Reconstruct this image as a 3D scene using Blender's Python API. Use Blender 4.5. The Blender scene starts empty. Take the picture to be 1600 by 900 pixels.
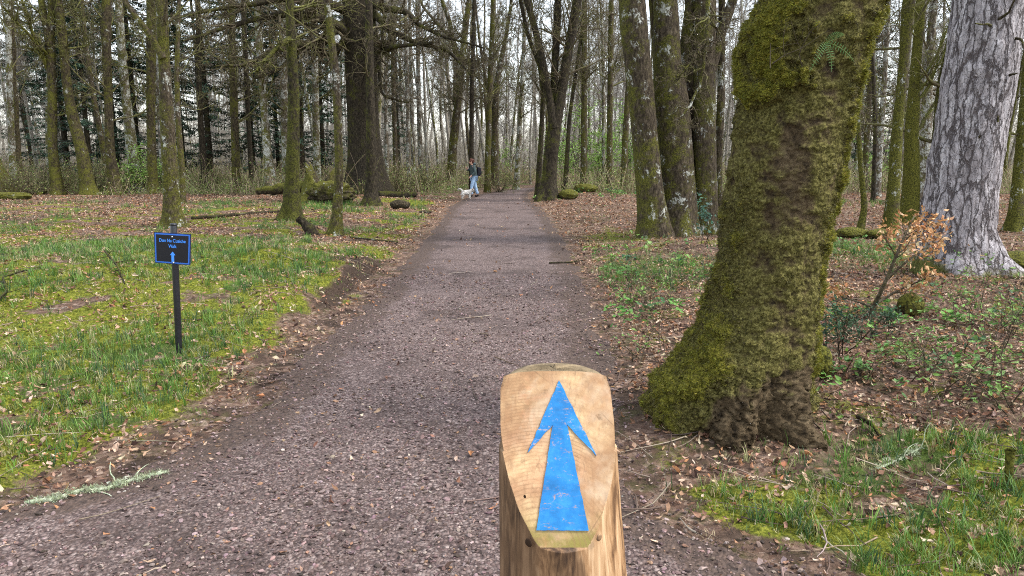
import bpy, math, random
import numpy as np
from mathutils import Vector
random.seed(7); RS = np.random.RandomState(7)
scene = bpy.context.scene
COL = scene.collection
# ------------------------------------------------------------------ camera, sky, sun, exposure
PITCH = math.atan(200/1130); EYE = 1.62
cam = bpy.data.cameras.new('camera'); camo = bpy.data.objects.new('camera', cam); COL.objects.link(camo)
camo.location = (0, 0, EYE); camo.rotation_euler = (math.pi/2-PITCH, 0, 0)
cam.sensor_width = 36; cam.lens = 36*1130/1600; cam.clip_start = .05; cam.clip_end = 1500
scene.camera = camo
SUN_EL, SUN_AZ = math.radians(55), math.radians(98)      # azimuth clockwise from +Y: from the right
world = bpy.data.worlds.new('World'); scene.world = world; world.use_nodes = True
wt = world.node_tree; wt.nodes.clear()
sky = wt.nodes.new('ShaderNodeTexSky'); sky.sky_type = 'NISHITA'; sky.sun_disc = False
sky.sun_elevation = SUN_EL; sky.sun_rotation = SUN_AZ; sky.dust_density = 1.5; sky.air_density = 1.2
hs = wt.nodes.new('ShaderNodeHueSaturation'); hs.inputs['Saturation'].default_value = .42; hs.inputs['Value'].default_value = 1.9
tc = wt.nodes.new('ShaderNodeTexCoord'); nz = wt.nodes.new('ShaderNodeTexNoise'); nz.inputs['Scale'].default_value = 2.2; nz.inputs['Detail'].default_value = 6
mr = wt.nodes.new('ShaderNodeMapRange'); mr.inputs[1].default_value = .3; mr.inputs[2].default_value = .7; mr.inputs[3].default_value = .92; mr.inputs[4].default_value = 1.2
mm = wt.nodes.new('ShaderNodeVectorMath'); mm.operation = 'SCALE'
bg = wt.nodes.new('ShaderNodeBackground'); bg.inputs['Strength'].default_value = .12
wo = wt.nodes.new('ShaderNodeOutputWorld')
L = wt.links.new
L(sky.outputs[0], hs.inputs['Color']); L(tc.outputs['Generated'], nz.inputs['Vector']); L(nz.outputs['Fac'], mr.inputs[0])
L(hs.outputs[0], mm.inputs[0]); L(mr.outputs[0], mm.inputs['Scale']); L(mm.outputs[0], bg.inputs['Color']); L(bg.outputs[0], wo.inputs[0])
sl = bpy.data.lights.new('sun', 'SUN'); sl.energy = 2.0; sl.angle = math.radians(10); sl.color = (1, .965, .91)
so = bpy.data.objects.new('sun', sl); COL.objects.link(so)
sd = Vector((math.sin(SUN_AZ)*math.cos(SUN_EL), math.cos(SUN_AZ)*math.cos(SUN_EL), math.sin(SUN_EL)))
so.rotation_euler = (-sd).to_track_quat('-Z', 'Y').to_euler(); so.location = (0, 0, 30)
vs = scene.view_settings; vs.view_transform = 'Standard'; vs.look = 'None'; vs.gamma = 1; vs.exposure = .98
scene.cycles.use_denoising = False; scene.cycles.filter_width = 1.05; scene.cycles.max_bounces = 4; scene.cycles.diffuse_bounces = 2; scene.cycles.glossy_bounces = 2
scene.cycles.transparent_max_bounces = 4; scene.cycles.caustics_reflective = False; scene.cycles.caustics_refractive = False

# ------------------------------------------------------------------ numpy noise
_P = RS.permutation(1024).astype(np.int64); _G = RS.normal(size=(1024, 3)); _G /= np.linalg.norm(_G, axis=1)[:, None]
def perlin(p):
    p = np.asarray(p, float); i = np.floor(p).astype(np.int64); f = p-i; u = f*f*f*(f*(f*6-15)+10); r = 0
    for dx in (0, 1):
        for dy in (0, 1):
            for dz in (0, 1):
                h = _P[(_P[(_P[(i[..., 0]+dx) & 1023]+i[..., 1]+dy) & 1023]+i[..., 2]+dz) & 1023]
                g = _G[h]; d = f-np.array([dx, dy, dz])
                w = (u[..., 0] if dx else 1-u[..., 0])*(u[..., 1] if dy else 1-u[..., 1])*(u[..., 2] if dz else 1-u[..., 2])
                r = r+w*(g*d).sum(-1)
    return r*1.5
def fbm(p, s=1., o=4, off=0.):
    p = np.asarray(p, float)*s+off; r = 0; a = 1.; t = 0
    for k in range(o): r = r+a*perlin(p+17.3*k); t += a; a *= .5; p = p*2.03
    return r/t
def fb2(x, y, s=1., o=4, off=0.):
    x = np.asarray(x, float); y = np.asarray(y, float)
    return fbm(np.stack([x, y, np.zeros_like(x)], -1), s, o, off)
def sst(a, b, x):
    t = np.clip((np.asarray(x, float)-a)/(b-a), 0, 1); return t*t*(3-2*t)

# ------------------------------------------------------------------ pixels (1600 x 900) to places
cp, sp = math.cos(PITCH), math.sin(PITCH)
def ray(px, py):
    u, v = (px-800)/1130, -(py-450)/1130
    return np.array([u, cp+v*sp, -sp+v*cp])
def flat(px, py):
    d = ray(px, py); t = -EYE/d[2]; return d[0]*t, d[1]*t
def onY(px, py, Y):
    d = ray(px, py); t = Y/d[1]; return np.array([d[0]*t, Y, EYE+d[2]*t])
def depth(Y, z): return Y*cp-(z-EYE)*sp
# path edges
LE = [flat(*q) for q in [(0, 800), (130, 765), (260, 715), (390, 640), (450, 585), (520, 520), (575, 468), (635, 410), (668, 370), (692, 340), (700, 325), (722, 312), (748, 304), (775, 299), (803, 296)]]
RE = [flat(*q) for q in [(1235, 900), (1120, 858), (1030, 815), (985, 760), (968, 700), (962, 630), (952, 560), (935, 500), (912, 440), (888, 390), (868, 350), (845, 325), (826, 309), (826, 303), (832, 298.5), (842, 295.5)]]
ly, lx = [-6, 0, 2.0]+[q[1] for q in LE]+[44, 52, 70], [-9, -7, -4.4]+[q[0] for q in LE]+[2.4, 6, 18]
ry, rx = [-6, 0]+[q[1] for q in RE]+[46, 52, 70], [3, 2.3]+[q[0] for q in RE]+[3.2, 8, 20]
def edges(y):
    y = np.asarray(y, float)
    return np.interp(y, ly, lx), np.interp(y, ry, rx)
HERO = onY(1150, 640, 4.2)
GB = []
for (px, py, a, sx, sy) in [(430, 440, .19, .5, .32), (300, 410, .06, 1.2, .7), (560, 400, .10, .8, .5), (150, 450, .06, 1.0, .8), (330, 335, .07, 1.6, .8), (60, 355, .1, 1.3, .5),
                            (1420, 500, .06, .5, .5), (1560, 470, .16, 1.3, 1.0), (1080, 400, .1, 1.6, 1.2), (900, 310, .2, 1.5, 1.5), (590, 320, .12, 2.4, 1.5), (640, 322, .07, .8, .5), (1400, 620, .07, .8, .5)]:
    x, y = flat(px, py); GB.append((x, y, a, sx, sy))
def H(x, y):
    x = np.asarray(x, float); y = np.asarray(y, float)
    xl, xr = edges(y); n1 = fb2(x, y, .9, 3, 5.)
    dl = xl-x+n1*.25; dr = x-xr+n1*.25; d = np.maximum(dl, dr)
    o = sst(0, .9, d)
    h = o*.04+sst(.3, 3.5, dl)*.10+sst(.3, 3, dr)*.10
    led = np.exp(-((y-9.6)/2.3)**4)                                # mossy ledge on the left
    h = h+led*sst(.28, .62, dl+.35*fb2(x, y, 2.0, 4, 9.))*.17
    h = h+o*(fb2(x, y, .3, 3)*.12+fb2(x, y, 1.4, 4, 3.)*.055+fb2(x, y, 5., 3, 8.)*.022*sst(40, 6, y))
    for (gx, gy, a, sx, sy) in GB: h = h+o*a*np.exp(-((x-gx)/sx)**2-((y-gy)/sy)**2)
    r2 = ((x-HERO[0])/.8)**2+((y-HERO[1])/.7)**2
    h = h+.08*np.exp(-r2)
    h = h+(1-o)*(fb2(x, y, 3., 3, 2.)*.008-.02*sst(-.5, -1.8, d))+np.clip(y-38, 0, 60)*.012
    return h
def HN(x, y, e=.03):
    a = (H(x+e, y)-H(x-e, y))/(2*e); b = (H(x, y+e)-H(x, y-e))/(2*e)
    n = np.stack([-a, -b, np.ones_like(a)], -1); return n/np.linalg.norm(n, axis=-1)[..., None]
def hit(px, py):
    d = ray(px, py); t = 1.5
    for k in range(4000):
        p = d*t
        if EYE+p[2] <= float(H(p[0], p[1])): break
        t += .01+t*.0015
    return np.array([p[0], p[1], float(H(p[0], p[1]))])
def place(x, y): return np.array([x, y, float(H(x, y))])
# ground cover maps (0..1)
def bl(x, y, px, py, sx, sy):
    gx, gy = flat(px, py); return np.exp(-((x-gx)/sx)**2-((y-gy)/sy)**2)
def n3_(x, y): return fb2(x, y, 2.3, 4, 140.)
def led_s(x, y, dl): return np.exp(-((y-9.6)/2.3)**4)*sst(.2, .35, dl)*sst(.66, .45, dl+.35*fb2(x, y, 2.0, 4, 9.))*.7
def cover(x, y):
    x = np.asarray(x, float); y = np.asarray(y, float)
    xl, xr = edges(y); w = fb2(x, y, .8, 3, 5.)*.5; dl = xl-x; dr = x-xr
    n = fb2(x, y, 1.5, 5, 31.)*1.5; n2 = fb2(x, y, .5, 4, 71.); n3 = fb2(x, y, 2.6, 3, 90.)
    Ls = sst(.12, .7, dl+w*1.1+n3_(x, y)*.35); Rs = sst(.0, .5, dr+w*.9+n3_(x, y)*.3)
    b1 = sst(12.6, 11.0, y+n2*1.5)
    moss = Ls*(b1*sst(-.48, .12, n)*.95+(1-b1)*sst(-.05, .25, n+fb2(x*.4, y, .9, 3, 14.))*sst(30, 20, y)*.85)
    grass = Ls*(b1*(.10+.75*sst(-.15, .25, n2+.5*n3)+.85*np.exp(-((y-9.9)/1.1)**2)*sst(.5, 1.5, dl))+(1-b1)*sst(.02, .25, n2)*.6)
    grass = grass+Ls*bl(x, y, 500, 330, 1.6, 2.2)*.7+Ls*bl(x, y, 640, 290, 3, 3)+Ls*bl(x, y, 470, 300, 5, 4)*.8+Ls*bl(x, y, 690, 297, 3, 2)*.7+Ls*bl(x, y, 30, 590, .8, .7)*.6
    moss = moss+Ls*bl(x, y, 640, 322, 1.2, 1.2)*.7+Ls*bl(x, y, 500, 395, 1.6, .6)*.8
    soil = bl(x, y, 550, 425, .5, .35)*.9*Ls+led_s(x, y, dl)+sst(.6, .0, dl)*sst(-.25, .1, dl)*(.15+.6*sst(.0, .2, n3)*(y < 9))
    soil = soil+bl(x, y, 1000, 625, .3, .3)*.7+bl(x, y, 1000, 560, .5, .8)*.3*(dr > 0)
    g2 = Rs*(sst(3.9, 3.35, y+w*.5-.12*(x-1))*(.25+.6*sst(-.25, .3, n))+.85*bl(x, y, 1020, 430, 1.4, 1.6)+.8*bl(x, y, 1330, 410, 1.0, 2.6)+.9*bl(x, y, 950, 305, 3., 3.5)+.5*bl(x, y, 1480, 720, .8, .4)+.6*bl(x, y, 1330, 320, 5, 5)*sst(-.1, .2, n))
    grass = np.clip(grass+g2, 0, 1)
    m2 = Rs*(.75*bl(x, y, 1190, 800, .35, .3)+.4*bl(x, y, 1010, 720, .25, .4)+.5*sst(4.4, 3.5, y)*sst(0, .25, n)+.6*sst(.1, .3, n)*sst(30, 12, y)*.6+.5*bl(x, y, 960, 375, 1.2, 1.3)+.8*bl(x, y, 1370, 275, 6, 8)*sst(-.2, .2, n))
    moss = np.clip(moss+m2, 0, 1)
    soil = np.clip(soil, 0, 1); moss = moss*(1-soil); grass = grass*(1-soil*.8)
    return grass*sst(-.55, .1, n3*1.4+grass*.25), moss, soil, dl, dr

# ------------------------------------------------------------------ mesh helpers
def np_mesh(name, verts, faces, mat, attrs=None, cols=None, smooth=True, parent=None, link=True, uvw=None):
    """faces: list of int arrays (n,k); mat: one material or list with faces' material index list"""
    me = bpy.data.meshes.new(name); verts = np.asarray(verts, np.float32).reshape(-1, 3)
    me.vertices.add(len(verts)); me.vertices.foreach_set('co', verts.ravel())
    faces = [np.asarray(f, np.int32) for f in faces if len(f)]
    li = np.concatenate([f.ravel() for f in faces]); tot = np.concatenate([np.full(len(f), f.shape[1], np.int32) for f in faces])
    st = np.concatenate([[0], np.cumsum(tot)[:-1]]).astype(np.int32)
    me.loops.add(len(li)); me.loops.foreach_set('vertex_index', li.astype(np.int32))
    me.polygons.add(len(tot)); me.polygons.foreach_set('loop_start', st)
    try: me.polygons.foreach_set('loop_total', tot)
    except Exception: pass
    me.polygons.foreach_set('use_smooth', np.full(len(tot), smooth, bool))
    me.update(calc_edges=True)
    for m in (mat if isinstance(mat, (list, tuple)) else [mat]): me.materials.append(m)
    for k, v in (attrs or {}).items():
        a = me.attributes.new(k, 'FLOAT', 'POINT'); a.data.foreach_set('value', np.asarray(v, np.float32))
    if cols is not None:
        a = me.attributes.new('Col', 'FLOAT_COLOR', 'POINT'); c = np.ones((len(verts), 4), np.float32); c[:, :3] = cols
        a.data.foreach_set('color', c.ravel())
    ob = bpy.data.objects.new(name, me)
    if link: COL.objects.link(ob)
    if parent is not None: ob.parent = parent
    return ob
def tag(o, label=None, cat=None, group=None, kind=None):
    if label: o['label'] = label
    if cat: o['category'] = cat
    if group: o['group'] = group
    if kind: o['kind'] = kind
    return o
def empty(name, loc=(0, 0, 0), label=None, cat=None, group=None):
    o = bpy.data.objects.new(name, None); COL.objects.link(o); o.location = loc; o.empty_display_size = .1
    return tag(o, label, cat, group)
def rel(o, root):                      # child mesh written in world space: shift its mesh to the root's frame
    o.data.transform(__import__('mathutils').Matrix.Translation(-Vector(root.location))); o.parent = root; return o
class Bag:                             # collects arrays
    def __init__(s): s.v = []; s.f = {}; s.c = []; s.n = 0; s.a = []
    def add(s, v, fs, c=None, a=None):
        v = np.asarray(v).reshape(-1, 3); s.v.append(v)
        for f in fs:
            f = np.asarray(f); s.f.setdefault(f.shape[1], []).append(f+s.n)
        if c is not None: s.c.append(np.broadcast_to(np.asarray(c, float), (len(v), 3)))
        if a is not None: s.a.append(np.broadcast_to(np.asarray(a, float), (len(v),)))
        s.n += len(v)
    def build(s, name, mat, **k):
        return np_mesh(name, np.concatenate(s.v), [np.concatenate(x) for x in s.f.values()], mat,
                       cols=np.concatenate(s.c) if s.c else None, attrs={'moss': np.concatenate(s.a)} if s.a else None, **k)
def norm(v): return v/np.maximum(np.linalg.norm(v, axis=-1), 1e-9)[..., None]
def tubes(P, R, S, closed=False):
    """P (B,n,3), R (B,n): tubes of S sides"""
    B, n, _ = P.shape
    T = np.empty_like(P); T[:, 1:-1] = P[:, 2:]-P[:, :-2]; T[:, 0] = P[:, 1]-P[:, 0]; T[:, -1] = P[:, -1]-P[:, -2]; T = norm(T)
    m = norm(P[:, -1]-P[:, 0]); ref = np.where(np.abs(m[:, 2:3]) < .8, np.array([[0, 0, 1.]]), np.array([[1., 0, 0]]))[:, None, :]
    a = norm(np.cross(T, np.broadcast_to(ref, T.shape))); b = np.cross(T, a)
    th = np.arange(S)*2*math.pi/S
    V = P[:, :, None]+R[:, :, None, None]*(a[:, :, None]*np.cos(th)[None, None, :, None]+b[:, :, None]*np.sin(th)[None, None, :, None])
    i = np.arange(B)[:, None, None]*n*S; j = np.arange(n-1)[None, :, None]*S; k = np.arange(S)[None, None, :]; k2 = (k+1) % S
    F = np.stack([i+j+k, i+j+k2, i+j+S+k2, i+j+S+k], -1).reshape(-1, 4)
    fs = [F]
    if closed:
        top = (np.arange(B)*n*S+(n-1)*S)[:, None]+np.arange(S)[None]; bot = (np.arange(B)*n*S)[:, None]+np.arange(S)[None, ::-1]
        fs += [top, bot]
    return V.reshape(-1, 3), fs
def sweep(start, dirs, length, r0, r1, n, wob=.15, up=.0, rs=RS):
    """branches as polylines: start (B,3), dirs (B,3), length (B,)"""
    B = len(start); P = np.empty((B, n, 3)); P[:, 0] = start; d = norm(dirs); st = (length/(n-1))[:, None]
    for k in range(1, n):
        d = norm(d+rs.normal(size=(B, 3))*wob+np.array([0, 0, up])); P[:, k] = P[:, k-1]+d*st
    t = np.linspace(0, 1, n)[None]; R = r0[:, None]*(1-t)+r1[:, None]*t
    return P, R
def children(P, R, L, m, tmin=.25, ang=(.6, 1.1), lf=(.35, .6), rf=.55, rs=RS):
    B, n, _ = P.shape; t = tmin+(1-tmin)*rs.rand(B, m); t = np.minimum(t, .999); k = (t*(n-1)).astype(int); f = (t*(n-1)-k)[..., None]
    bi = np.arange(B)[:, None]; a = P[bi, k]; b = P[bi, k+1]; s = a+(b-a)*f; tg = norm(b-a)
    r = R[bi, k]*(1-f[..., 0])+R[bi, k+1]*f[..., 0]
    rnd = norm(np.cross(tg, rs.normal(size=tg.shape))); an = rs.uniform(*ang, size=(B, m))[..., None]
    d = tg*np.cos(an)+rnd*np.sin(an); ln = L[:, None]*rs.uniform(*lf, size=(B, m))*(1.15-.6*t)
    return s.reshape(-1, 3), d.reshape(-1, 3), ln.ravel(), (r*rf).ravel()
def scatter(bag, tmpl, pos, yaw, scale, nrm=None, tilt=None, cols=None, rs=RS):
    """tmpl: (verts (k,3), [faces...]); numeric copies into bag"""
    tv, tf = tmpl; k = len(tv); N = len(pos)
    if N == 0: return
    c, s = np.cos(yaw), np.sin(yaw); z = np.zeros(N); o = np.ones(N)
    M = np.stack([np.stack([c, -s, z], -1), np.stack([s, c, z], -1), np.stack([z, z, o], -1)], 1)
    if tilt is not None:
        ax = rs.uniform(0, 2*math.pi, N); A = np.stack([np.cos(ax), np.sin(ax), z], -1); ct, st = np.cos(tilt), np.sin(tilt)
        K = np.zeros((N, 3, 3)); K[:, 0, 2] = A[:, 1]; K[:, 1, 2] = -A[:, 0]; K[:, 2, 0] = -A[:, 1]; K[:, 2, 1] = A[:, 0]
        M = (np.eye(3)[None]+st[:, None, None]*K+(1-ct)[:, None, None]*(K@K))@M
    if nrm is not None:
        x = norm(np.stack([nrm[:, 2], z, -nrm[:, 0]], -1)); y = np.cross(nrm, x); M = np.stack([x, y, nrm], -1)@M
    sc = scale if np.ndim(scale) == 2 else np.repeat(np.asarray(scale)[:, None], 3, 1)
    V = np.einsum('nij,nkj->nki', M, tv[None]*sc[:, None, :])+pos[:, None, :]
    F = [(np.asarray(f)[None]+(np.arange(N)*k)[:, None, None]).reshape(-1, np.asarray(f).shape[1]) for f in tf]
    cc = None if cols is None else np.repeat(cols, k, 0)
    bag.add(V, F, cc)
def ico(sub=2):
    import bmesh
    bm = bmesh.new(); bmesh.ops.create_icosphere(bm, subdivisions=sub, radius=1)
    v = np.array([x.co[:] for x in bm.verts]); f = np.array([[q.index for q in p.verts] for p in bm.faces]); bm.free(); return v, f
def box(c, s, rz=0.):
    v = np.array([[i, j, k] for i in (-.5, .5) for j in (-.5, .5) for k in (-.5, .5)])*np.asarray(s)
    if rz: v = v@np.array([[math.cos(rz), math.sin(rz), 0], [-math.sin(rz), math.cos(rz), 0], [0, 0, 1]])
    return v+np.asarray(c), [np.array([[0, 1, 3, 2], [4, 6, 7, 5], [0, 4, 5, 1], [2, 3, 7, 6], [0, 2, 6, 4], [1, 5, 7, 3]])]

# ------------------------------------------------------------------ materials
class M:
    def __init__(s, name, rough=.85, spec=.25):
        s.m = bpy.data.materials.new(name); s.m.use_nodes = True; s.t = s.m.node_tree; s.b = s.t.nodes['Principled BSDF']
        s.b.inputs['Roughness'].default_value = rough; s.b.inputs['Specular IOR Level'].default_value = spec
        s.o = s.n('ShaderNodeTexCoord').outputs['Object']
    def n(s, t, **k):
        x = s.t.nodes.new(t)
        for a, b in k.items(): setattr(x, a, b)
        return x
    def l(s, a, b): s.t.links.new(a, b)
    def vec(s, sc=(1, 1, 1), src=None):
        x = s.n('ShaderNodeMapping'); s.l(src or s.o, x.inputs[0]); x.inputs['Scale'].default_value = sc; return x.outputs[0]
    def noise(s, scale, detail=5, rough=.55, dist=0., v=None):
        x = s.n('ShaderNodeTexNoise'); s.l(v or s.o, x.inputs['Vector']); x.inputs['Scale'].default_value = scale; x.inputs['Detail'].default_value = detail
        x.inputs['Roughness'].default_value = rough; x.inputs['Distortion'].default_value = dist; return x.outputs['Fac']
    def voro(s, scale, v=None, feat='F1', rnd=1.):
        x = s.n('ShaderNodeTexVoronoi', feature=feat); s.l(v or s.o, x.inputs['Vector']); x.inputs['Scale'].default_value = scale; x.inputs['Randomness'].default_value = rnd; return x
    def ramp(s, f, stops, interp='LINEAR'):
        x = s.n('ShaderNodeValToRGB'); s.l(f, x.inputs[0]); r = x.color_ramp; r.interpolation = interp
        while len(r.elements) < len(stops): r.elements.new(.5)
        for e, (p, c) in zip(r.elements, stops): e.position = p; e.color = (*c, 1) if len(c) == 3 else c
        return x.outputs[0]
    def map(s, f, a, b, c=0., d=1., smooth=True):
        x = s.n('ShaderNodeMapRange'); x.interpolation_type = 'SMOOTHSTEP' if smooth else 'LINEAR'; s.l(f, x.inputs[0])
        for i, q in zip((1, 2, 3, 4), (a, b, c, d)): x.inputs[i].default_value = q
        return x.outputs[0]
    def mix(s, f, a, b, mode='MIX'):
        x = s.n('ShaderNodeMix', data_type='RGBA', blend_type=mode); i = x.inputs
        if isinstance(f, (int, float)): i[0].default_value = f
        else: s.l(f, i[0])
        for q, sk in ((a, i[6]), (b, i[7])):
            if isinstance(q, tuple): sk.default_value = (*q, 1)
            else: s.l(q, sk)
        return x.outputs[2]
    def math(s, op, a, b=0.):
        x = s.n('ShaderNodeMath', operation=op)
        for q, sk in ((a, x.inputs[0]), (b, x.inputs[1])):
            if isinstance(q, (int, float)): sk.default_value = q
            else: s.l(q, sk)
        return x.outputs[0]
    def attr(s, name, col=False):
        x = s.n('ShaderNodeAttribute'); x.attribute_name = name; return x.outputs['Color' if col else 'Fac']
    def col(s, c):
        if isinstance(c, tuple): s.b.inputs['Base Color'].default_value = (*c, 1)
        else: s.l(c, s.b.inputs['Base Color'])
    def bump(s, h, dist=.01, strength=1.):
        x = s.n('ShaderNodeBump'); s.l(h, x.inputs['Height']); x.inputs['Distance'].default_value = dist; x.inputs['Strength'].default_value = strength
        if s.b.inputs['Normal'].is_linked: s.l(s.b.inputs['Normal'].links[0].from_socket, x.inputs['Normal'])
        s.l(x.outputs[0], s.b.inputs['Normal'])
def vary(m, c, sc=30., a=.7, b=1.35):
    return m.mix(1., c, m.ramp(m.noise(sc, 4), [(.25, (a,)*3), (.75, (b,)*3)]), 'MULTIPLY')
def bark(name, dark, light, mossA=(.055, .06, .010), mossB=(.15, .15, .025), lichen=.0, shift=0., stretch=.35, bs=26., bd=.015):
    m = M(name, .9, .15); v = m.vec((1, 1, stretch))
    n = m.noise(bs, 6, .65, .4, v); big = m.noise(2.2, 4, .6, .3)
    c = m.ramp(n, [(.36, tuple(q*.6 for q in dark)), (.47, dark), (.66, light)])
    c = m.mix(m.map(m.noise(7, 5, .7), .4, .7, 0, .5), c, tuple(q*1.5 for q in dark))
    fine = m.noise(45, 5, .7)
    mc = m.mix(m.map(fine, .38, .62), tuple(q*.6 for q in mossA), mossB)
    f = m.math('ADD', m.math('ADD', m.attr('moss'), m.math('MULTIPLY', big, 1.1)), m.math('MULTIPLY', m.noise(7, 8, .82), 1.7))
    f = m.map(f, 1.40-shift, 1.80-shift)
    c = m.mix(f, c, mc)
    if lichen > 0:
        lf = m.math('MULTIPLY', m.map(m.noise(3.4, 7, .8, .3, m.vec((1, 1, .8))), .66-lichen*.25, .69-lichen*.25), m.map(m.noise(24, 5, .75), .42, .5))
        c = m.mix(lf, c, m.ramp(m.noise(30), [(.3, (.25, .25, .21)), (.7, (.52, .53, .48))]))
    m.col(c); m.bump(n, bd*1.6, 1.); m.bump(fine, .012, .8); return m.m
MB = {
 'mossy': bark('mossy_bark', (.026, .020, .012), (.10, .078, .046), (.04, .042, .009), (.14, .135, .022), lichen=.18, shift=-.03),
 'dark': bark('dark_bark', (.018, .014, .009), (.065, .052, .034), (.03, .032, .008), (.10, .10, .018), lichen=.0, shift=.0),
 'birch': bark('lichen_bark', (.07, .055, .038), (.24, .2, .15), lichen=.62, shift=.02),
 'mid': bark('brown_bark', (.035, .026, .017), (.115, .09, .06), (.04, .042, .009), (.13, .125, .022), lichen=.35, shift=.08),
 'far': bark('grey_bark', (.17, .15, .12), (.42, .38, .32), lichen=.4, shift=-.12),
 'twig': bark('twig_bark', (.07, .055, .035), (.17, .14, .09), (.09, .1, .02), (.2, .2, .06), shift=.0, stretch=1.),
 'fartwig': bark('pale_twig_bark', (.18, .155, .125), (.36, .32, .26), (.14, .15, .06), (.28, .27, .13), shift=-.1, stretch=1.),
}
def m_leaf(name, a=.8, b=1.25, trans=.25, rough=.6):
    m = M(name, rough, .3); c = m.mix(1., m.attr('Col', True), m.ramp(m.noise(60, 3), [(.3, (a,)*3), (.7, (b,)*3)]), 'MULTIPLY'); m.col(c)
    if trans:
        tr = m.n('ShaderNodeBsdfTranslucent'); m.l(c, tr.inputs[0]); mx = m.n('ShaderNodeMixShader'); mx.inputs[0].default_value = trans
        out = m.t.nodes['Material Output']; m.l(m.b.outputs[0], mx.inputs[1]); m.l(tr.outputs[0], mx.inputs[2]); m.l(mx.outputs[0], out.inputs[0])
    return m.m
LEAF = m_leaf('leaf'); DRY = m_leaf('dry_leaf', trans=.12, rough=.75); STONE = m_leaf('stone_chip', .75, 1.3, 0., .8); NEEDLE = m_leaf('needle', trans=0., rough=.7)
# ------------------------------------------------------------------ ground and path
def ground_mat():
    m = M('ground_cover', .95, .1)
    g, mo, so_ = m.attr('grass'), m.attr('moss'), m.attr('soil')
    vo = m.voro(30., m.vec((1, 1, .3)))
    lit = m.ramp(m.noise(1., 2, v=vo.outputs['Color']), [(.3, (.055, .033, .022)), (.45, (.14, .082, .058)), (.58, (.24, .16, .115)), (.75, (.42, .31, .24))])
    lit = m.mix(m.map(m.noise(5, 5, .7), .4, .65), lit, (.075, .05, .036))
    mc = m.ramp(m.noise(38, 6, .75), [(.34, (.024, .03, .006)), (.48, (.11, .125, .014)), (.64, (.27, .27, .04))])
    lit = m.mix(m.map(m.noise(3.3, 6, .8), .50, .62, 0, .6), lit, (.05, .055, .015)); gc = m.ramp(m.noise(50, 5, .7, v=m.vec((1, 1, 1))), [(.3, (.03, .05, .012)), (.7, (.11, .16, .035))])
    c = lit
    nf = m.noise(16, 6, .75)
    c = m.mix(m.map(m.math('ADD', g, m.math('MULTIPLY', nf, .9)), .72, 1.15), c, gc)
    c = m.mix(m.map(m.math('ADD', mo, m.math('MULTIPLY', nf, 1.1)), .72, 1.05), c, mc)
    c = m.mix(m.map(m.math('ADD', so_, m.math('MULTIPLY', nf, .6)), .6, 1.0), c, m.ramp(m.noise(30, 6, .7), [(.3, (.025, .017, .012)), (.7, (.085, .058, .042))]))
    m.col(c); m.bump(m.noise(32, 6, .75), .03, .9); m.bump(vo.outputs['Distance'], .02, .5); return m.m
def grid(ys, U, wfun, cfun=lambda y: 0*y):
    u = np.linspace(-1, 1, U); Y, UU = np.meshgrid(ys, u, indexing='ij'); X = cfun(Y)+UU*wfun(Y)
    n, m_ = Y.shape; i = np.arange(n-1)[:, None]*m_; j = np.arange(m_-1)[None]
    F = np.stack([i+j, i+j+1, i+j+m_+1, i+j+m_], -1).reshape(-1, 4)
    return X.ravel(), Y.ravel(), F
ys = [-8.]
while ys[-1] < 320: ys.append(ys[-1]+ (.35 if ys[-1] < 1.4 else max(.022, .0075*max(ys[-1]-1.2, 0))))
X, Y, F = grid(np.array(ys), 560, lambda y: 6.5+np.clip(y, 0, 400)*1.05)
g, mo, so2, dl, dr = cover(X, Y)
Z = H(X, Y)+(fb2(X, Y, 6., 5, 4.)*.05)*sst(-.1, .4, np.maximum(dl, dr))*(.5+mo)*sst(25, 8, Y)
Z = Z-.05*sst(-.25, -.9, np.maximum(dl, dr))
tag(np_mesh('ground', np.stack([X, Y, Z], -1), [F], ground_mat(), {'grass': g, 'moss': mo, 'soil': so2}), kind='structure')
def path_mat():
    m = M('path_gravel', .85, .25)
    pv = m.n('ShaderNodeVectorMath', operation='ADD'); m.l(m.o, pv.inputs[0])
    nn = m.n('ShaderNodeTexNoise'); nn.inputs['Scale'].default_value = 25; m.l(m.o, nn.inputs['Vector'])
    s_ = m.n('ShaderNodeVectorMath', operation='SCALE'); m.l(nn.outputs['Color'], s_.inputs[0]); s_.inputs['Scale'].default_value = .02; m.l(s_.outputs[0], pv.inputs[1])
    vo = m.voro(56., m.vec((1, 1, .2), pv.outputs[0])); v2 = m.voro(115., m.vec((1, 1, .2), pv.outputs[0]))
    def stone(v): 
        sx = m.n('ShaderNodeSeparateColor'); m.l(v.outputs['Color'], sx.inputs[0])
        return m.ramp(sx.outputs[0], [(0, (.046, .030, .026)), (.3, (.105, .070, .061)), (.6, (.17, .12, .106)), (.85, (.24, .18, .16)), (.97, (.33, .26, .23))])
    c = m.mix(m.map(m.noise(9, 4), .4, .6), stone(vo), stone(v2))
    c = m.mix(m.map(vo.outputs['Distance'], .35, .75, 0, .6), c, (.035, .024, .022))
    big = m.noise(.9, 5, .65)
    c = m.mix(m.map(big, .48, .66, 0, .65), c, (.04, .027, .022)); c = m.mix(m.map(m.noise(3.2, 6, .75), .52, .66, 0, .5), c, (.075, .048, .036))
    c = m.mix(m.map(m.math('ADD', m.attr('edge'), m.math('MULTIPLY', m.noise(6, 5, .7), .9)), .75, 1.1, 0, .85), c, m.ramp(m.noise(30, 5), [(.3, (.03, .02, .015)), (.65, (.10, .066, .048)), (.8, (.22, .15, .11))]))
    m.col(c); m.bump(vo.outputs['Distance'], -.012, .9); m.bump(m.noise(60, 5, .7), .008, .6); return m.m
ys = [-7.5]
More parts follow.
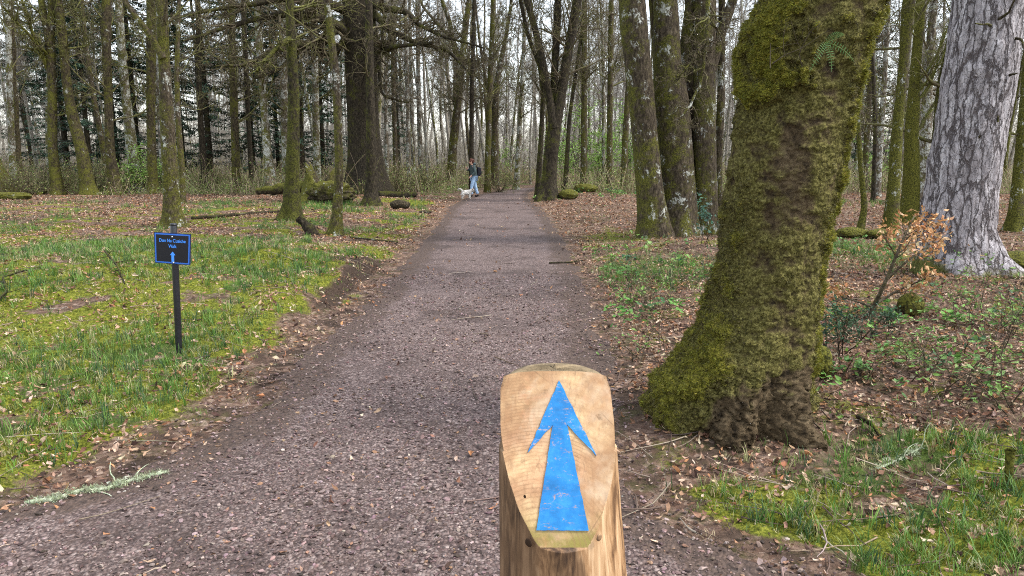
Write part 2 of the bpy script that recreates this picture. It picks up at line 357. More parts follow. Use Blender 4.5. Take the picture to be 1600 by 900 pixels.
while ys[-1] < 66: ys.append(ys[-1]+(.3 if ys[-1] < 1.4 else max(.022, .008*max(ys[-1]-1.2, 0))))
ys = np.array(ys); xl, xr = edges(ys)
u = np.linspace(0, 1, 260); Yg = np.repeat(ys[:, None], 260, 1); mar = .45
Xg = (xl-mar)[:, None]+(xr-xl+2*mar)[:, None]*u[None]
n, q = Xg.shape; i = np.arange(n-1)[:, None]*q; j = np.arange(q-1)[None]; F = np.stack([i+j, i+j+1, i+j+q+1, i+j+q], -1).reshape(-1, 4)
Xg = Xg.ravel(); Yg = Yg.ravel(); xl2, xr2 = edges(Yg); d = np.maximum(xl2-Xg, Xg-xr2); w = fb2(Xg, Yg, 1.6, 4, 50.)*.28+fb2(Xg, Yg, 7., 3, 60.)*.08
Zg = H(Xg, Yg)+.006+fb2(Xg, Yg, 12., 3)*.006-.09*sst(-.06, .22, d+w)
tag(np_mesh('path', np.stack([Xg, Yg, Zg], -1), [F], path_mat(), {'edge': sst(-.75, .1, d+w*.8)}), kind='structure')
print('ground', len(X), len(Xg))

# ------------------------------------------------------------------ ground clutter
def samp(n, y0, y1, power=1.0, k=.80, rs=RS):
    y = y0+(y1-y0)*rs.rand(n)**power; return (rs.rand(n)*2-1)*(k*y+1.6), y
def pal(n, cols, wts, jit=.15, rs=RS):
    c = np.array(cols)[rs.choice(len(cols), n, p=np.array(wts)/np.sum(wts))]; return c*(1+jit*rs.normal(size=(n, 1)))*(1+.05*rs.normal(size=(n, 3)))
def clip(c): return np.clip(c, .004, .9)
# gravel chips
def chip(seed):
    r = np.random.RandomState(seed); v, f = ico(1); v = v*(1+.28*r.normal(size=(len(v), 1)))*np.array([1, .72, .38]); return v, [f]
chips = [chip(s) for s in range(5)]
x, y = samp(108000, 1.7, 10.5, 1.15); xl, xr = edges(y); d = np.maximum(xl-x, x-xr); w = fb2(x, y, 1.6, 4, 50.)*.28
k = (d+w < RS.normal(0, .10, len(x))-.02+.45*RS.rand(len(x))**2.5) & (fb2(x, y, 1.2, 3, 77.)+.45 > RS.rand(len(x))*.5); x, y = x[k], y[k]
bag = Bag(); which = RS.randint(5, size=len(x)); z = H(x, y)+.006
sc = np.clip(RS.lognormal(-5.0, .42, len(x)), .0035, .018)*(1+.04*np.clip(y-4, 0, 9)); cc = clip(pal(len(x), [(.088, .057, .050), (.155, .106, .094), (.22, .158, .142), (.29, .22, .195), (.24, .14, .085), (.042, .027, .022)], [4, 5, 3, .8, .7, 2.5]))
P3 = np.stack([x, y, z+sc*.25], -1)
for t in range(5):
    q = which == t; scatter(bag, chips[t], P3[q], RS.rand(q.sum())*6.28, sc[q], HN(x[q], y[q]), RS.rand(q.sum())*.7, cc[q])
o = bag.build('gravel', STONE, smooth=False); tag(o, 'loose purplish brown stone chips covering the path', 'gravel', kind='stuff'); print('gravel', len(x))
# dead leaves
def leaf(seed):
    r = np.random.RandomState(seed); c = r.uniform(-.7, .9); b = r.uniform(-.3, 1.1)
    xs = [-.5, -.18, .18, .5]; ws = [.03, r.uniform(.15, .33), r.uniform(.12, .3), .02]; v = []
    for a, w_ in zip(xs, ws):
        for s in (-1, 0, 1): v.append((a+r.normal()*.04, s*w_*(1+.25*r.normal()), c*abs(s)*w_+b*a*a+r.normal()*.06))
    f = [[3*i+j, 3*i+3+j, 3*i+4+j, 3*i+1+j] for i in range(3) for j in range(2)]; return np.array(v), [np.array(f)]
leaves = [leaf(s) for s in range(6)]
LC = [(.27, .155, .095), (.38, .25, .165), (.52, .39, .28), (.15, .078, .045), (.065, .036, .025), (.36, .17, .08)]
def litter(name, n, y0, y1, dens, label, size, cols=LC, wts=(4, 3.4, 2.2, 3.4, 2.6, 2), k=.8):
    x, y = samp(n, y0, y1, 1., k); kk = RS.rand(n) < dens(x, y); x, y = x[kk], y[kk]; bag = Bag(); w_ = RS.randint(6, size=len(x))
    sc = (size[0]+(size[1]-size[0])*RS.rand(len(x))**1.5)*(1+.035*np.clip(y-5, 0, 30)); cc = clip(pal(len(x), cols, wts)); P3 = np.stack([x, y, H(x, y)+.008+.018*RS.rand(len(x))], -1); N_ = HN(x, y)
    for t in range(6):
        q = w_ == t; scatter(bag, leaves[t], P3[q], RS.rand(q.sum())*6.28, sc[q], N_[q], RS.rand(q.sum())**1.3*1.3, cc[q])
    print(name, len(x)); o = bag.build(name, DRY, smooth=False); tag(o, label, 'fallen leaves', kind='stuff'); return o
def dl_all(x, y):
    g, mo, so_, dl, dr = cover(x, y); d = np.maximum(dl, dr); cl = sst(-.25, .3, fb2(x, y, 1.1, 3, 200.))
    base = sst(-.15, .45, d+.5*fb2(x, y, 1.9, 3, 210.))*(.2+.8*cl)*(1-.55*np.clip(g+mo*.7, 0, 1))*np.where((dl > 0) & (y < 11), .85, 1.)
    r = (dr > 0)*sst(3.4, 4.4, y)*.6*sst(12, 9, y)+.6*bl(x, y, 1390, 600, .7, .5)
    return np.clip(base+r*sst(0, .4, dr), .0, 1)+.012
litter('leaf_litter', 310000, 2.1, 32, dl_all, 'brown and buff dead leaves strewn over the woodland floor', (.016, .056))
# twigs on the floor
n = 3600; x, y = samp(n, 2.2, 20); xl, xr = edges(y); d = np.maximum(xl-x, x-xr); k = RS.rand(n) < np.where(x-xr > 0, 1, np.where(d > 0, .4, .06)); x, y = x[k], y[k]; n = len(x)
a = RS.rand(n)*6.28; S0 = np.stack([x, y, H(x, y)+.012], -1)
P, R = sweep(S0, np.stack([np.cos(a), np.sin(a), .05*RS.normal(size=n)], -1), RS.uniform(.08, .5, n), RS.uniform(.002, .006, n), np.full(n, .0015), 5, .16)
P[:, :, 2] = H(P[:, :, 0], P[:, :, 1])+.012+.01*RS.rand(n, 5)
V, Fs = tubes(P, R, 4); bag = Bag(); bag.add(V, Fs, clip(np.repeat(pal(n, [(.09, .06, .045), (.2, .15, .11), (.32, .26, .2)], [3, 2, 1]), 20, 0)))
tag(bag.build('fallen_twigs', STONE), 'thin broken twigs lying all over the woodland floor', 'twigs', kind='stuff')
# grass
def clump(seed, nb=8, wd=.05, droop=.5, spread=.35):
    r = np.random.RandomState(seed); V = []; Fq = []; Ft = []
    for b in range(nb):
        a = r.rand()*6.28; ox, oy = r.normal(size=2)*spread*.35; h = r.uniform(.55, 1.); ln = r.uniform(.15, .8)*droop; w_ = wd*r.uniform(.6, 1.1); ca, sa = math.cos(a), math.sin(a); base = len(V)
        for (t, ww) in ((0, 1.), (.4, .9), (.75, .6)):
            px_, pz = ln*t*t*1.2, h*t*(1-.25*ln*t)
            for s in (-1, 1): V.append((ox+ca*px_-sa*s*w_*ww*.5, oy+sa*px_+ca*s*w_*ww*.5, pz))
        V.append((ox+ca*ln*1.2, oy+sa*ln*1.2, h*(1-.4*ln)))
        Fq += [[base, base+1, base+3, base+2], [base+2, base+3, base+5, base+4]]; Ft.append([base+4, base+5, base+6])
    return np.array(V), [np.array(Fq), np.array(Ft)]
def grassfield(name, label, n, y0, y1, dens, hgt, cols, wts, tm, cat='grass', grow=.035, mat=LEAF, k=.8):
    x, y = samp(n, y0, y1, 1., k); kk = RS.rand(n) < dens(x, y); x, y = x[kk], y[kk]; bag = Bag(); w_ = RS.randint(len(tm), size=len(x))
    sc = RS.uniform(*hgt, len(x))*(1+grow*np.clip(y-5, 0, 40)); cc = clip(pal(len(x), cols, wts)); P3 = np.stack([x, y, H(x, y)-.004], -1)
    for t in range(len(tm)):
        q = w_ == t; scatter(bag, tm[t], P3[q], RS.rand(q.sum())*6.28, sc[q], None, RS.rand(q.sum())*.3, cc[q])
    print(name, len(x)); return tag(bag.build(name, mat, smooth=False), label, cat, kind='stuff')
tall = [clump(s, 7, .042, .6) for s in range(5)]; short = [clump(50+s, 8, .11, .8, .8) for s in range(4)]
def dg(x, y):
    g, mo, so_, dl, dr = cover(x, y); return np.clip((g-.08)*1.2, 0, 1)*sst(-.3, .35, fb2(x, y, 2.2, 3, 300.)+g*.45)
grassfield('grass', 'fresh green grass tufts growing on the mossy banks', 84000, 2.2, 26, dg, (.05, .15), [(.065, .13, .018), (.10, .19, .03), (.15, .25, .055), (.045, .095, .035), (.32, .29, .14)], [3, 4, 2, 3, 1.2], tall)
def dsg(x, y):
    g, mo, so_, dl, dr = cover(x, y); d = np.maximum(dl, dr); return np.clip(.05+.5*g+.25*mo, 0, 1)*sst(-.05, .5, d)*sst(-.3, .2, fb2(x, y, 3., 3, 320.))
grassfield('dry_grass', 'short straw coloured and green grass blades among the moss', 72000, 2.2, 14, dsg, (.025, .06), [(.34, .29, .15), (.12, .17, .035), (.44, .38, .23), (.17, .2, .05)], [3, 4, 1.5, 3], short, grow=.05)
# moss cushions
mt = [clump(90+s, 9, .22, .55, 1.5) for s in range(4)]
def dm(x, y):
    g, mo, so_, dl, dr = cover(x, y); return np.clip(mo*1.1-.2, 0, 1)
grassfield('moss', 'yellow green moss carpeting the banks', 95000, 2.2, 17, dm, (.012, .026), [(.16, .165, .018), (.25, .24, .035), (.09, .115, .014), (.34, .30, .07)], [4, 3, 3, 1], mt, 'moss', .06)
# herbs with small leaves
def herb(seed):
    r = np.random.RandomState(seed); b = Bag(); v, f = leaf(3); sc_ = []
    n_ = 11; p = np.stack([r.normal(size=n_)*.32, r.normal(size=n_)*.32, r.uniform(.35, 1., n_)], -1)
    scatter(b, (v*np.array([1, 1.5, 1]), f), p, r.rand(n_)*6.28, r.uniform(.3, .5, n_), None, r.rand(n_)*.7, None, r)
    return np.concatenate(b.v), [np.concatenate(q) for q in b.f.values()]
hb = [herb(s) for s in range(5)]
def dh(x, y):
    return np.clip(.85*bl(x, y, 1050, 420, 1.1, 1.5)+.55*bl(x, y, 1000, 480, .9, .9)+.8*bl(x, y, 1500, 530, .9, .8)+.6*bl(x, y, 1480, 600, .9, .5)+.5*bl(x, y, 1560, 650, .5, .6)+.8*bl(x, y, 930, 312, 2.6, 2.2)+.7*bl(x, y, 690, 292, 1.6, 2.)+.4*bl(x, y, 1330, 410, 1, 2)
                   +.35*bl(x, y, 480, 290, 3, 5), 0, 1)*sst(-.2, .3, fb2(x, y, 1.6, 3, 400.)+.1)*(1-(np.maximum(edges(y)[0]-x, x-edges(y)[1]) < .15))
grassfield('woodland_herbs', 'bright green leafy herbs in patches on the forest floor', 15000, 3.0, 32, dh, (.06, .16), [(.13, .27, .05), (.09, .2, .045), (.2, .33, .09), (.05, .12, .05)], [4, 4, 2, 2], hb, 'herbs', .03)
# ------------------------------------------------------------------ trees
def resample(pts, rad, n, pw=1.):
    pts = np.asarray(pts, float); rad = np.asarray(rad, float); s = np.concatenate([[0], np.cumsum(np.linalg.norm(np.diff(pts, axis=0), axis=1))])
    t = s[-1]*np.linspace(0, 1, n)**pw; P = np.stack([np.interp(t, s, pts[:, i]) for i in range(3)], -1); R = np.interp(t, s, rad)
    for _ in range(max(2, n//22)):
        P[1:-1] = (P[:-2]+2*P[1:-1]+P[2:])/4; R[1:-1] = (R[:-2]+2*R[1:-1]+R[2:])/4
    return P, R
def trunk_arr(pts, rad, S, n, seed, amp=.07, flare=1., z0=0., lobes=5, pw=1.35, mossy=.25, crook=.0, mdir=0.6, knob=1.):
    P, R = resample(pts, rad, n, pw); off = seed*3.7
    if crook: P[:, :2] += crook*np.stack([fb2(P[:, 2]*.5, P[:, 2]*0+off, 1., 3), fb2(P[:, 2]*.5, P[:, 2]*0+off+9, 1., 3)], -1)*sst(0, 1.5, P[:, 2]-z0)[:, None]
    T = norm(np.gradient(P, axis=0)); a = norm(np.cross(T, np.array([0, 1., 0]))); b = np.cross(a, T)
    th = np.arange(S)*2*math.pi/S; D = a[:, None]*np.cos(th)[None, :, None]+b[:, None]*np.sin(th)[None, :, None]
    h = np.maximum(P[:, 2]-z0, 0)[:, None]; r = np.random.RandomState(seed)
    lob = sum(np.maximum(np.cos(th-ph), 0)**9*w for ph, w in zip(np.arange(lobes)*6.283/lobes+r.rand(lobes)*.9, r.uniform(.4, 1.3, lobes)))[None]
    R0 = R[0]; fl = flare*(np.exp(-h/(R0*.9+.05))*.16+lob*np.exp(-h/(R0*1.0+.04))*.55)
    base = P[:, None]+D*R[:, None, None]
    nz_ = fbm(base*np.array([1, 1, .45]), .9/max(R0, .05)**.75, 4, off)*amp*knob+fbm(base, 3.2/max(R0, .05)**.75, 3, off+5)*amp*.55
    V = P[:, None]+D*(R[:, None]*(1+nz_*1.6+fl))[..., None]
    i = np.arange(n-1)[:, None]*S; j = np.arange(S)[None]; j2 = (j+1) % S; F = np.stack([i+j, i+j2, i+S+j2, i+S+j], -1).reshape(-1, 4)
    mo = mossy*(np.exp(-h/1.2)*.55+.75)+.14*np.cos(th-mdir)[None]*np.ones_like(h)+.25*fbm(base, 1.5, 3, off+20)
    return V.reshape(-1, 3), F, mo.ravel(), P, R
def crown_arr(bag, P, R, zmin, nprim, seed, L0=2.6, up=.05, lv=(6, 5), ang=(.75, 1.35), dens=1., side=None, fine=.0022, wob=.14, mossv=.0, taper=1., cont=1):
    rs = np.random.RandomState(seed); z = P[:, 2]; zt = z[-1]
    zz = zmin+(zt-zmin)*rs.rand(nprim)**.9; idx = np.clip(np.searchsorted(z, zz), 1, len(z)-1); S0 = P[idx]; tg = norm(P[idx]-P[idx-1]); rr = R[idx]
    az = rs.rand(nprim)*6.283; el = rs.uniform(.1, 1.0, nprim)
    D = np.stack([np.cos(az)*np.cos(el), np.sin(az)*np.cos(el), np.sin(el)], -1)
    if side is not None: D = norm(D+np.asarray(side))
    ln = L0*rs.uniform(.5, 1.25, nprim)*(1-.45*((zz-zmin)/(zt-zmin+1e-6))*taper)
    A, Ra = sweep(S0, D, ln, np.clip(rr*.3, .006, .05), np.full(nprim, .004), 9, wob, up, rs)
    def put(Pq, Rq, S):
        V, Fs = tubes(Pq, np.maximum(Rq, fine), S); bag.add(V, Fs, None, mossv)
    put(A, Ra, 5)
    s, d, l, r_ = children(A, Ra, ln, lv[0], .15, rs=rs); B_, Rb = sweep(s, d, l, r_, np.full(len(s), .0025), 6, wob*1.3, up, rs); put(B_, Rb, 4)
    s, d, l, r_ = children(B_, Rb, l, lv[1], .15, lf=(.4, .8), rs=rs); C_, Rc = sweep(s, d, l, r_, np.full(len(s), .0018), 4, wob*1.5, up, rs); put(C_, Rc, 3)
    if len(lv) > 2:
        s, d, l, r_ = children(C_, Rc, l, lv[2], .1, lf=(.4, .9), rs=rs); E_, Re = sweep(s, d, l, r_*.8, np.full(len(s), .0015), 3, wob*1.5, up, rs); put(E_, Re, 3)
NT = [0]; SPOTS = []
def tree(label, stems, kind='mossy', Y=None, H_=14., nprim=16, zmin=3.0, name='mossy_tree', flare=1., mossy=.25, S=None, group=None, L0=2.4, lv=(5, 4, 3), crook=.0, amp=.07, dys=None, limbs=(), up=.05, tw=None, wk=1., crown=True, cat='tree', slant=0., fine=None):
    NT[0] += 1; seed = 100+NT[0]; px, py, w = stems[0][0]
    b = hit(px, py) if Y is None else place(onY(px, 250, Y)[0], Y)
    Y0 = b[1]; SPOTS.append((b[0], b[1])); root = empty(name, tuple(b), label, cat, group)
    fine = fine or .0016+Y0*.00016
    cb = Bag(); tb = []; 
    for si, st in enumerate(stems):
        Yq = Y0+((dys or [0]*9)[si]); pts = []; rad = []
        for k, (qx, qy, w) in enumerate(st):
            p = onY(qx, qy, Yq+slant*k)
            if k == 0 and si == 0: p = b.copy()
            elif k == 0 and qy > 240 and Y is None: p = place(p[0], Yq)
            pts.append(p); rad.append(w*wk/2/1130*depth(Yq, p[2]))
        if pts[0][2] < b[2]+.25: pts.insert(0, pts[0]+(pts[0]-pts[1])*(.3/max(pts[1][2]-pts[0][2], .3))); rad.insert(0, rad[0]*1.02)
        d = norm(pts[-1]-pts[-2]); d = norm(d+np.array([0, 0, 1.2])); top = pts[-1]; k = 5; Ls = (H_-top[2])/k
        if Ls > 0:
            rs = np.random.RandomState(seed+si)
            for q in range(1, k+1):
                d = norm(d+rs.normal(size=3)*.08+np.array([0, 0, .1])); top = top+d*Ls; pts.append(top); rad.append(rad[-1]*(.74 if q < k else .3))
        near = Y0 < 18; n = (150 if near else 70 if Y0 < 32 else 44); SS = S or (44 if near else 20 if Y0 < 32 else 12)
        V, F, mo, P, R = trunk_arr(pts, rad, SS, n, seed+si*7, amp, flare if pts[0][2] < b[2] else .0, b[2], mossy=mossy, crook=crook)
        o = np_mesh('trunk' if si == 0 else 'stem', V, [F], MB[kind], {'moss': mo}); rel(o, root); tb.append((P, R))
        if crown: crown_arr(cb, P, R, b[2]+zmin, max(3, int(nprim/(1 if si == 0 else 1.6))), seed+si*13, L0, up, lv, fine=fine, mossv=mossy*.7)
    for li, lm in enumerate(limbs):      # limbs: list of (px,py,w,dy)
        pts = np.array([onY(a, b_, Y0+c) for a, b_, w, c in lm]); rad = [w*wk*1.25/2/1130*Y0 for a, b_, w, c in lm]
        P, R = resample(pts, rad, 26, 1.); P[1:] += np.cumsum(np.random.RandomState(seed+li).normal(size=(25, 3)), 0)*.012
        V, Fs = tubes(P[None], R[None], 9); o = np_mesh('limb', V, Fs, MB[kind], {'moss': np.full(len(V), mossy+.05)}); rel(o, root)
        rs = np.random.RandomState(seed+li+50); Ln = np.array([np.linalg.norm(P[-1]-P[0])])
        s, d, l, r_ = children(P[None], R[None], Ln, 26, .1, lf=(.12, .4), rf=.5, rs=rs); A, Ra = sweep(s, d, l, r_, np.full(len(s), .004), 8, .2, .02, rs); V, Fs = tubes(A, np.maximum(Ra, fine), 5); cb.add(V, Fs, None, mossy)
        s, d, l, r_ = children(A, Ra, l, 6, .1, rs=rs); A, Ra = sweep(s, d, l, r_, np.full(len(s), .0025), 5, .25, .02, rs); V, Fs = tubes(A, np.maximum(Ra, fine), 4); cb.add(V, Fs, None, mossy*.7)
        s, d, l, r_ = children(A, Ra, l, 4, .1, rs=rs); A, Ra = sweep(s, d, l, r_, np.full(len(s), .002), 4, .25, .0, rs); V, Fs = tubes(A, np.maximum(Ra, fine), 3); cb.add(V, Fs, None, 0.)
    if cb.n: rel(cb.build('crown', tw or MB['twig']), root)
    return root
G1 = 'bare mossy trees standing round the clearing'
# --- left edge of the wood
tree('thin pale lichen spotted tree at the far left edge, nearest the frame', [[(16, 276, 10), (15, 140, 9), (12, 0, 8)]], 'birch', 34, nprim=12, name='lichened_tree', group=G1)
tree('slender moss green tree just right of the thin pale one at the far left', [[(27, 268, 10), (20, 120, 9), (14, 0, 9)]], 'mossy', 36, nprim=12, group=G1, crook=.15)
tree('moss covered tree with forked top and a dark hollow base, left of the leaning one', [[(84, 272, 17), (82, 230, 14), (82, 140, 13), (78, 60, 14), (66, 15, 10), (62, -20, 9)], [(79, 60, 11), (81, 20, 11), (80, -20, 10)]], 'mossy', 31, mossy=.4, group=G1, limbs=[[(76, 110, 5, 0), (55, 60, 4, -.5), (40, 10, 3, -1), (30, -20, 2, -1)], [(78, 90, 4, 0), (40, 50, 3, -1), (5, 10, 2, -2)]])
tree('leaning mossy tree whose trunk bends down to the right above the old stump', [[(134, 285, 22), (128, 235, 18), (113, 180, 16), (104, 130, 13), (98, 60, 13), (90, 0, 14), (84, -30, 12)]], 'mossy', 31, mossy=.35, group=G1)
tree('straight mossy tree with a swollen foot, in front of the dark spruces', [[(177, 292, 20), (172, 240, 14), (169, 150, 12), (166, 60, 14), (167, 0, 14)]], 'mossy', 31.5, group=G1, flare=1.4)
tree('tree with white lichen blotches and mossy right side leaning slightly left', [[(210, 268, 19), (206, 230, 17), (197, 150, 13), (190, 80, 12), (185, 0, 12)]], 'birch', 34, name='lichened_tree', group=G1, mossy=.3)
tree('upright mossy tree just left of the white trunk', [[(235, 291, 15), (236, 200, 13), (236, 100, 14), (237, 0, 15)]], 'mossy', 32, mossy=.35, group=G1)
tree('white trunked tree half hidden behind the brown forked tree', [[(252, 262, 10), (250, 170, 9), (247, 60, 8), (246, 0, 8)]], 'birch', 38, name='lichened_tree', group=G1, mossy=.0)
tree('brown lichen flecked tree forking to the left, behind the blue sign', [[(271, 356, 30), (268, 310, 24), (262, 200, 22), (256, 90, 17), (253, 0, 16)], [(255, 92, 12), (240, 62, 9), (222, 38, 9), (200, 10, 8), (188, -15, 7)]], 'mid', mossy=.25, group=G1, dys=[0, -.1], name='forked_tree', amp=.09, nprim=18)
tree('slim curved tree close behind the brown forked tree', [[(284, 318, 11), (285, 270, 9), (279, 200, 9), (276, 120, 7), (280, 0, 6)]], 'mid', group=G1, mossy=.25)
tree('dark straight tree between the curved tree and the mossy pole', [[(318, 290, 11), (314, 200, 9), (310, 100, 8), (309, 0, 7)]], 'dark', 34, group=G1, mossy=.05)
tree('mossy pole straight tree at the edge of the spruces', [[(367, 288, 13), (366, 180, 12), (363, 60, 10), (362, 0, 10)]], 'mossy', 34, mossy=.3, group=G1)
tree('dark thin tree just right of the mossy pole', [[(391, 288, 8), (386, 150, 7), (380, 0, 7)]], 'dark', 36, group=G1, mossy=0)
tree('leaning tree with pale upper trunk left of the big mossy trunk', [[(421, 290, 19), (417, 230, 13), (411, 142, 11), (404, 60, 11), (402, 0, 11)]], 'birch', 32, mossy=.3, group=G1, name='lichened_tree')
tree('mossy tree rising beside the small leaning snag', [[(455, 342, 27), (456, 280, 21), (459, 200, 19), (458, 120, 17), (454, 40, 14), (452, 0, 12)]], 'dark', mossy=.38, group=G1, amp=.12, limbs=[[(455, 60, 8, 0), (430, 85, 5, -.6), (405, 118, 3, -1.2)]], nprim=20)
tree('lichen patterned tree seen right behind the mossy tree by the snag', [[(446, 272, 14), (444, 150, 13), (440, 0, 12)]], 'birch', 35, group=G1, mossy=.2, name='lichened_tree')
tree('tree with white patched foot behind the mossy root plate', [[(494, 268, 12), (493, 150, 11), (490, 0, 10)]], 'birch', 37, group=G1, name='lichened_tree')
tree('slender tree with a white lichen band above its dark mossy foot', [[(524, 368, 20), (527, 330, 16), (530, 270, 13), (528, 180, 13), (524, 110, 12), (516, 50, 11), (510, 0, 10)]], 'mid', mossy=.22, group=G1, name='lichened_tree', slant=0)
# --- the big old tree and its dark companion
tree('massive old tree with dark trunk and long mossy roots left of the path', [[(571, 303, 60), (571, 270, 52), (568, 200, 48), (565, 130, 48), (562, 60, 48), (560, 0, 50), (558, -60, 50)]], 'dark', H_=16, mossy=.05, S=72, flare=1.35, amp=.05, nprim=26, zmin=5, L0=5., name='old_tree',
     limbs=[[(550, 60, 16, 0), (520, 35, 11, -1), (470, 22, 8, -2), (400, 30, 6, -3), (330, 50, 4, -4), (285, 62, 2, -5)], [(548, 30, 13, 0), (500, 62, 8, -1.5), (440, 72, 6, -3), (380, 98, 4, -4), (330, 100, 2, -5)],
            [(548, 20, 12, 0), (480, -8, 8, -2), (400, 5, 6, -3.5), (350, 12, 4, -4), (270, 30, 2, -5)], [(552, 45, 9, 0), (520, 85, 6, -1), (480, 70, 5, -2), (430, 110, 4, -3), (400, 120, 2, -3)],
            [(580, 0, 14, 0), (600, 15, 9, -1), (640, 22, 7, -1.5), (655, 40, 5, -2), (700, 60, 3, -3), (760, 75, 2, -3)], [(582, 20, 11, 0), (610, 45, 7, -1), (650, 65, 5, -1.5), (700, 75, 4, -2), (735, 112, 2, -3)],
            [(585, 50, 8, 0), (592, 100, 5, -.5), (600, 150, 3, -1), (640, 160, 2, -1)], [(582, 35, 9, 0), (590, 80, 6, -1), (620, 70, 5, -2), (680, 66, 3, -2.5)]], group=None)
tree('narrow dark trunk growing directly in front of the massive old tree', [[(579, 321, 24), (580, 290, 17), (580, 220, 15), (578, 120, 13), (576, 0, 12)]], 'dark', group=None, mossy=.12, name='dark_tree', amp=.11)
# --- behind, between the old tree and the end of the path
for a in [('thin white stemmed birch just right of the massive old tree', [[(604, 268, 7), (602, 130, 6), (600, 0, 5)]], 'birch', 40), ('thin speckled birch second from the massive old tree', [[(618, 268, 8), (615, 150, 7), (613, 0, 6)]], 'mid', 38),
          ('white birch with mossy top, left of the pair of pale trunks', [[(638, 278, 8), (637, 170, 7), (633, 0, 7)]], 'birch', 37), ('left one of the pair of pale birch trunks near the dead stump', [[(646, 262, 7), (643, 160, 6), (640, 0, 5)]], 'birch', 44),
          ('right one of the pair of pale birch trunks near the dead stump', [[(657, 258, 8), (654, 150, 7), (652, 0, 6)]], 'birch', 46)]:
    tree(a[0], a[1], a[2], a[3], nprim=12, group='thin birches beyond the old tree', name='birch_tree', mossy=.0 if a[2] == 'birch' else .1, lv=(5, 4, 2))
tree('brown tree leaning right and forking high, left of the walker', [[(704, 286, 16), (707, 240, 14), (714, 170, 12), (722, 95, 11), (729, 30, 9), (733, 0, 8)], [(712, 165, 8), (712, 90, 7), (702, 30, 7), (690, 0, 6)], [(720, 100, 6), (708, 60, 6), (690, 45, 5), (660, 10, 4)]], 'mid', mossy=.2, name='forked_tree')
tree('dark needle straight tree rising just behind the walker', [[(736, 280, 8), (737, 150, 7), (741, 0, 6)]], 'dark', 36, mossy=0, name='dark_tree')
tree('mossy tree immediately right of the walker', [[(761, 280, 10), (764, 170, 9), (771, 0, 7)]], 'mid', 37, mossy=.3)
tree('stout grey tree with crooked boughs behind the walker', [[(773, 272, 13), (773, 190, 11), (776, 130, 9), (790, 60, 6), (800, 0, 5)], [(773, 190, 7), (760, 130, 5), (750, 70, 4)]], 'mid', 42, mossy=.1, name='forked_tree')
tree('white flecked tree at the far end of the path', [[(807, 288, 9), (812, 200, 8), (818, 100, 6), (820, 0, 5)]], 'birch', 40, mossy=.2, name='birch_tree')
tree('tall tree with several dark stems spreading like a fan, right of the path end', [[(856, 312, 34), (858, 280, 25), (862, 230, 25), (868, 190, 24), (878, 140, 18), (888, 80, 18), (899, 20, 17), (905, -20, 16)],
     [(866, 200, 18), (858, 150, 14), (845, 80, 12), (832, 30, 12), (820, -10, 11)], [(868, 180, 14), (866, 120, 13), (870, 50, 14), (873, -20, 13)], [(860, 170, 9), (846, 110, 8), (826, 60, 7), (813, 0, 7)]], 'dark', mossy=.12, wk=.86, S=40, dys=[0, -.1, .15, .3], name='fan_tree', nprim=22, L0=3.2, amp=.06)
tree('slim stem leaning against the fan shaped tree', [[(840, 304, 10), (845, 220, 8), (849, 150, 7), (838, 60, 6), (828, 0, 5)]], 'dark', 30, mossy=.2)
# --- right
for a in [('thin dark curved tree right of the fan shaped tree', [[(883, 290, 8), (890, 180, 6), (905, 80, 5), (912, 20, 4)]], 'dark', 34), ('straight mossy tree halfway between fan tree and triple trunk', [[(913, 291, 11), (913, 150, 9), (913, 0, 8)]], 'mid', 34),
          ('very thin white speckled tree among green saplings', [[(944, 286, 6), (943, 150, 5), (941, 40, 4)]], 'birch', 38), ('brown speckled tree right of the thin white one', [[(953, 298, 10), (953, 170, 9), (955, 0, 8)]], 'mid', 34),
          ('mossy footed tree left of the triple trunk', [[(976, 303, 12), (977, 220, 10), (983, 110, 8), (978, 0, 7)]], 'mid', 33)]:
    tree(a[0], a[1], a[2], a[3], nprim=14, group='slender trees right of the path end', name='slender_tree', mossy=.2, lv=(5, 4, 3))
tree('cluster of three stout lichen spotted trunks grown together beside the path', [[(1058, 368, 62), (1061, 320, 50), (1056, 240, 48), (1047, 150, 50), (1043, 100, 38), (1040, 0, 34), (1038, -30, 32)], [(1024, 362, 44), (1017, 310, 38), (1008, 220, 36), (999, 120, 37), (990, 40, 38), (986, -20, 37)],
     [(1102, 365, 38), (1102, 300, 34), (1100, 200, 32), (1101, 100, 30), (1102, 0, 30), (1103, -30, 28)], [(1062, 160, 24), (1072, 100, 24), (1080, 30, 22), (1086, -20, 20)], [(1112, 110, 14), (1124, 60, 14), (1140, 15, 14), (1152, -20, 12)],
      [(1040, 350, 16), (1033, 220, 13), (1027, 100, 12), (1018, -20, 11)], [(1086, 350, 20), (1082, 230, 17), (1084, 140, 14)], [(1121, 352, 15), (1122, 250, 12), (1127, 150, 11), (1128, -20, 9)]],
     'mid', mossy=.12, wk=1.1, S=64, dys=[0, -.35, .1, .35, .1, .3, .25, .3], name='triple_tree', nprim=10, zmin=4, L0=3.5, amp=.045, flare=.5,
     limbs=[[(1106, -20, 5, -1.2), (1104, 55, 4, -1.4), (1092, 130, 3, -1.6), (1068, 175, 2.2, -1.8), (1045, 195, 1.5, -1.9)], [(1104, 60, 3, -1.4), (1080, 90, 2.2, -1.6), (1050, 118, 1.5, -1.9)]])
